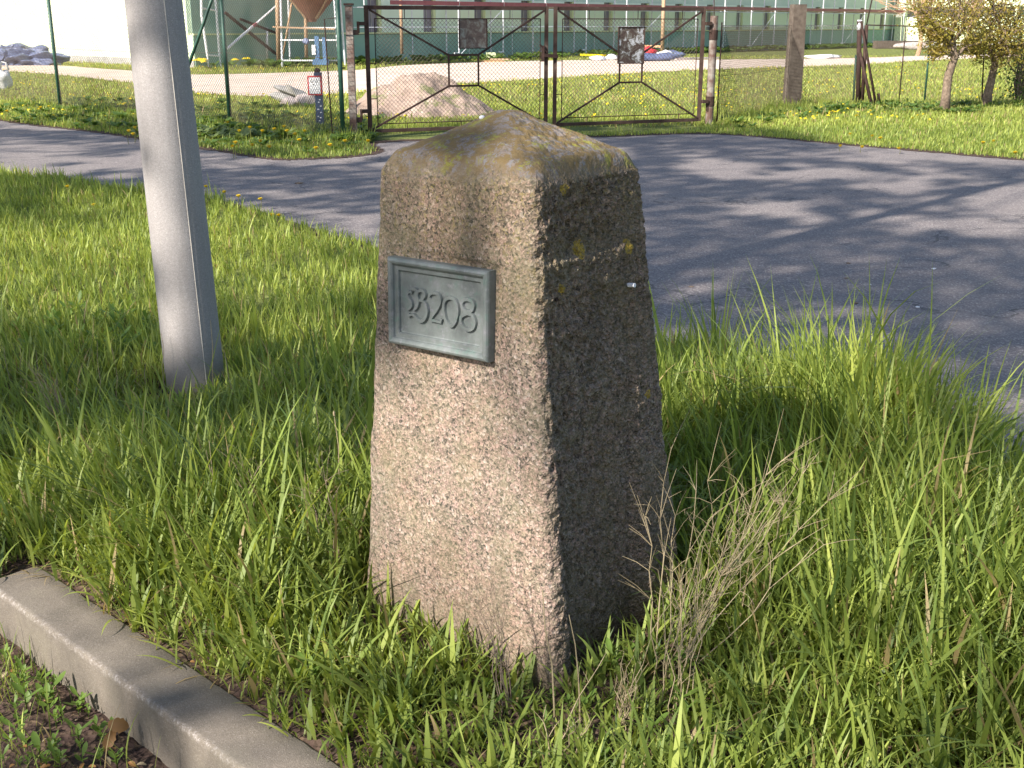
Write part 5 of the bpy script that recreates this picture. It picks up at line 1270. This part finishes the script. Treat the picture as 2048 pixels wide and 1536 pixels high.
# trees behind the annex
for i, (x, y, lab) in enumerate([(21, 62, 'leafless pinkish tree in front of the annex, left one'), (25, 66, 'leafless pinkish tree in front of the annex, right one')]):
    root = empty('bare_tree', (x, y, 0), label=lab, cat='tree'); rr = random.Random(40+i); mb = MB(); P = limb(mb, (0, 0, -.1), (.2, 0, 2.4), .12, .09, i); mb.build('trunk', M['wood'], root)
    for k in range(26):
        lb = MB(); a = rr.uniform(0, 6.28); e = (math.cos(a)*rr.uniform(.5, 2.4), math.sin(a)*1.5, rr.uniform(2.6, 6)); Q = limb(lb, P[rr.choice([3, 4, 5, 6])], e, .05, .02, rr.random()*1e5)
        for _ in range(5): limb(lb, rr.choice(Q[2:]), Vector(e)+Vector((rr.gauss(0, .7), rr.gauss(0, .7), rr.gauss(0, .7))), .02, .01, rr.random()*1e5, 4)
        lb.build('limb', M['wood'], root)

# ------------------------------------------------------------------ roadside trees beside the camera that cast the dappled shade
CROWNS = []
TREES = [((-9.2, -3.4), 5.3, 'roadside tree nearest the camera on its left'), ((-14.2, 1.4), 5.3, 'second roadside tree to the left beyond the frame'), ((-19.0, 6.4), 5.3, 'third roadside tree farther left beyond the frame'), ((-4.4, -8.2), 5.2, 'roadside tree behind the camera'), ((-13.6, -8.8), 5.4, 'tree across the road behind the camera'), ((-20.5, -2.5), 5.4, 'tree across the road on the left')]
for (x, y), r, l in TREES: CROWNS.append((np.array([x, y, 12.8]), r))
LIT = [(.02, 3.12, .22, .2), (.42, 3.44, .2, .17), (-.5, 3.6, .5, .4), (1.25, 3.0, .75, .8), (.85, 2.15, .7, .3), (-.95, 3.2, .5, .3), (-1.3, 5.15, .3, .3), (-.8, 5.7, .35, .35), (-.25, 6.25, .45, .45), (1.42, 4.45, .35, .5), (-2.7, 8.2, 2.1, 2.0), (-1.5, 7.3, 1.0, 1.0), (-1.25, 3.75, .35, .3), (-.65, 2.35, .3, .2), (-1.05, 1.95, .25, .2), (4.8, 10.4, 1.0, 1.6), (.3, 2.1, .5, .2), (-6.6, 15.5, 1.3, 1.2), (5.6, 14.8, 2, .7), (-1.0, 3.05, .25, .18), (-.3, 11, .8, .6)]
def lit(x, y):
    v = np.zeros_like(x)
    for cx, cy, rx, ry in LIT: v = np.maximum(v, np.exp(-(((x-cx)/rx)**2+((y-cy)/ry)**2)*.9))
    return v
def shade_amount(x, y):
    nz = fnoise(x*1.3+3, y*.85+7, 101)*.6+fnoise(x*3.2, y*2.1, 105)*.4
    base = np.where(y < 4.9, .45, .56)
    base = np.where((y > 12.5), .50, base); base = np.where((y > 17) & (x < 1.5), .52, base)
    base = np.where((y > 20.5), .40, base); base = np.where(y > 24, .0, base)
    base = np.where((y > 4.9) & (y < 6.3) & (x < 0), .68, base)
    base = np.where((x > .6) & (x < 4.2) & (y > 5.2) & (y < 9), .70, base)
    base = np.where((x > 1.5) & (x < 5) & (y > 14.5) & (y < 18.4), .72, base)
    base = base+.22*np.exp(-(((x-.85)/.6)**2+((y-3.95)/.45)**2))
    return (nz < base) & (rng.random(len(x)) > lit(x, y)*1.25)
TANE = math.tan(EL)
def canopy():  # unseen leaves laid back along the sun rays from hand-set shade zones
    out = [[] for _ in TREES]; n = 110000
    gx = rng.uniform(-13, 8.5, n); gy = rng.uniform(1.2, 25, n)
    k = inview(gx, gy, 1.2) & shade_amount(gx, gy); gx, gy = gx[k], gy[k]
    for x, y in zip(gx, gy):
        for _ in range(7):
            h = random.uniform(7.8, 18); p = np.array([x-LH[0]*h/TANE, y-LH[1]*h/TANE, h]); ok = False
            for i, (c, r) in enumerate(CROWNS):
                d = p-c; d[2] *= .95
                if d @ d < r*r: out[i].append(p); ok = True; break
            if ok: break
    return out
CL = canopy()
NL = [len(c) for c in CL]
for i, ((x, y), r, lab) in enumerate(TREES):
    root = empty('roadside_tree', (x, y, 0), label=lab, cat='tree'); mb = MB(); rr = random.Random(90+i)
    P = limb(mb, (0, 0, -.2), (rr.uniform(-.2, .2), 0, 8.5), .26, .17, 70+i, 8, .01); mb.build('trunk', M['bark'], root, smooth=True)
    for k in range(9):
        lb = MB(); a = k*.7+rr.random()*.4; rd = r*rr.uniform(.45, .9); e = Vector((math.cos(a)*rd, math.sin(a)*rd, rr.uniform(9.5, 16.5))); Q = limb(lb, P[rr.choice([4, 5, 6, 8])], e, .075, .02, rr.random()*1e5, 7, .07)
        for _ in range(7): limb(lb, rr.choice(Q[2:]), e+Vector((rr.gauss(0, .9), rr.gauss(0, .9), rr.gauss(0, .8))), .022, .006, rr.random()*1e5, 5, .08)
        lb.build('limb', M['bark'], root)
    if CL[i]: leafcloud(np.array(CL[i])-np.array([x, y, 0]), .19, M['dleaf'], root)
print('leaves', NL, 'objects', len(bpy.data.objects))
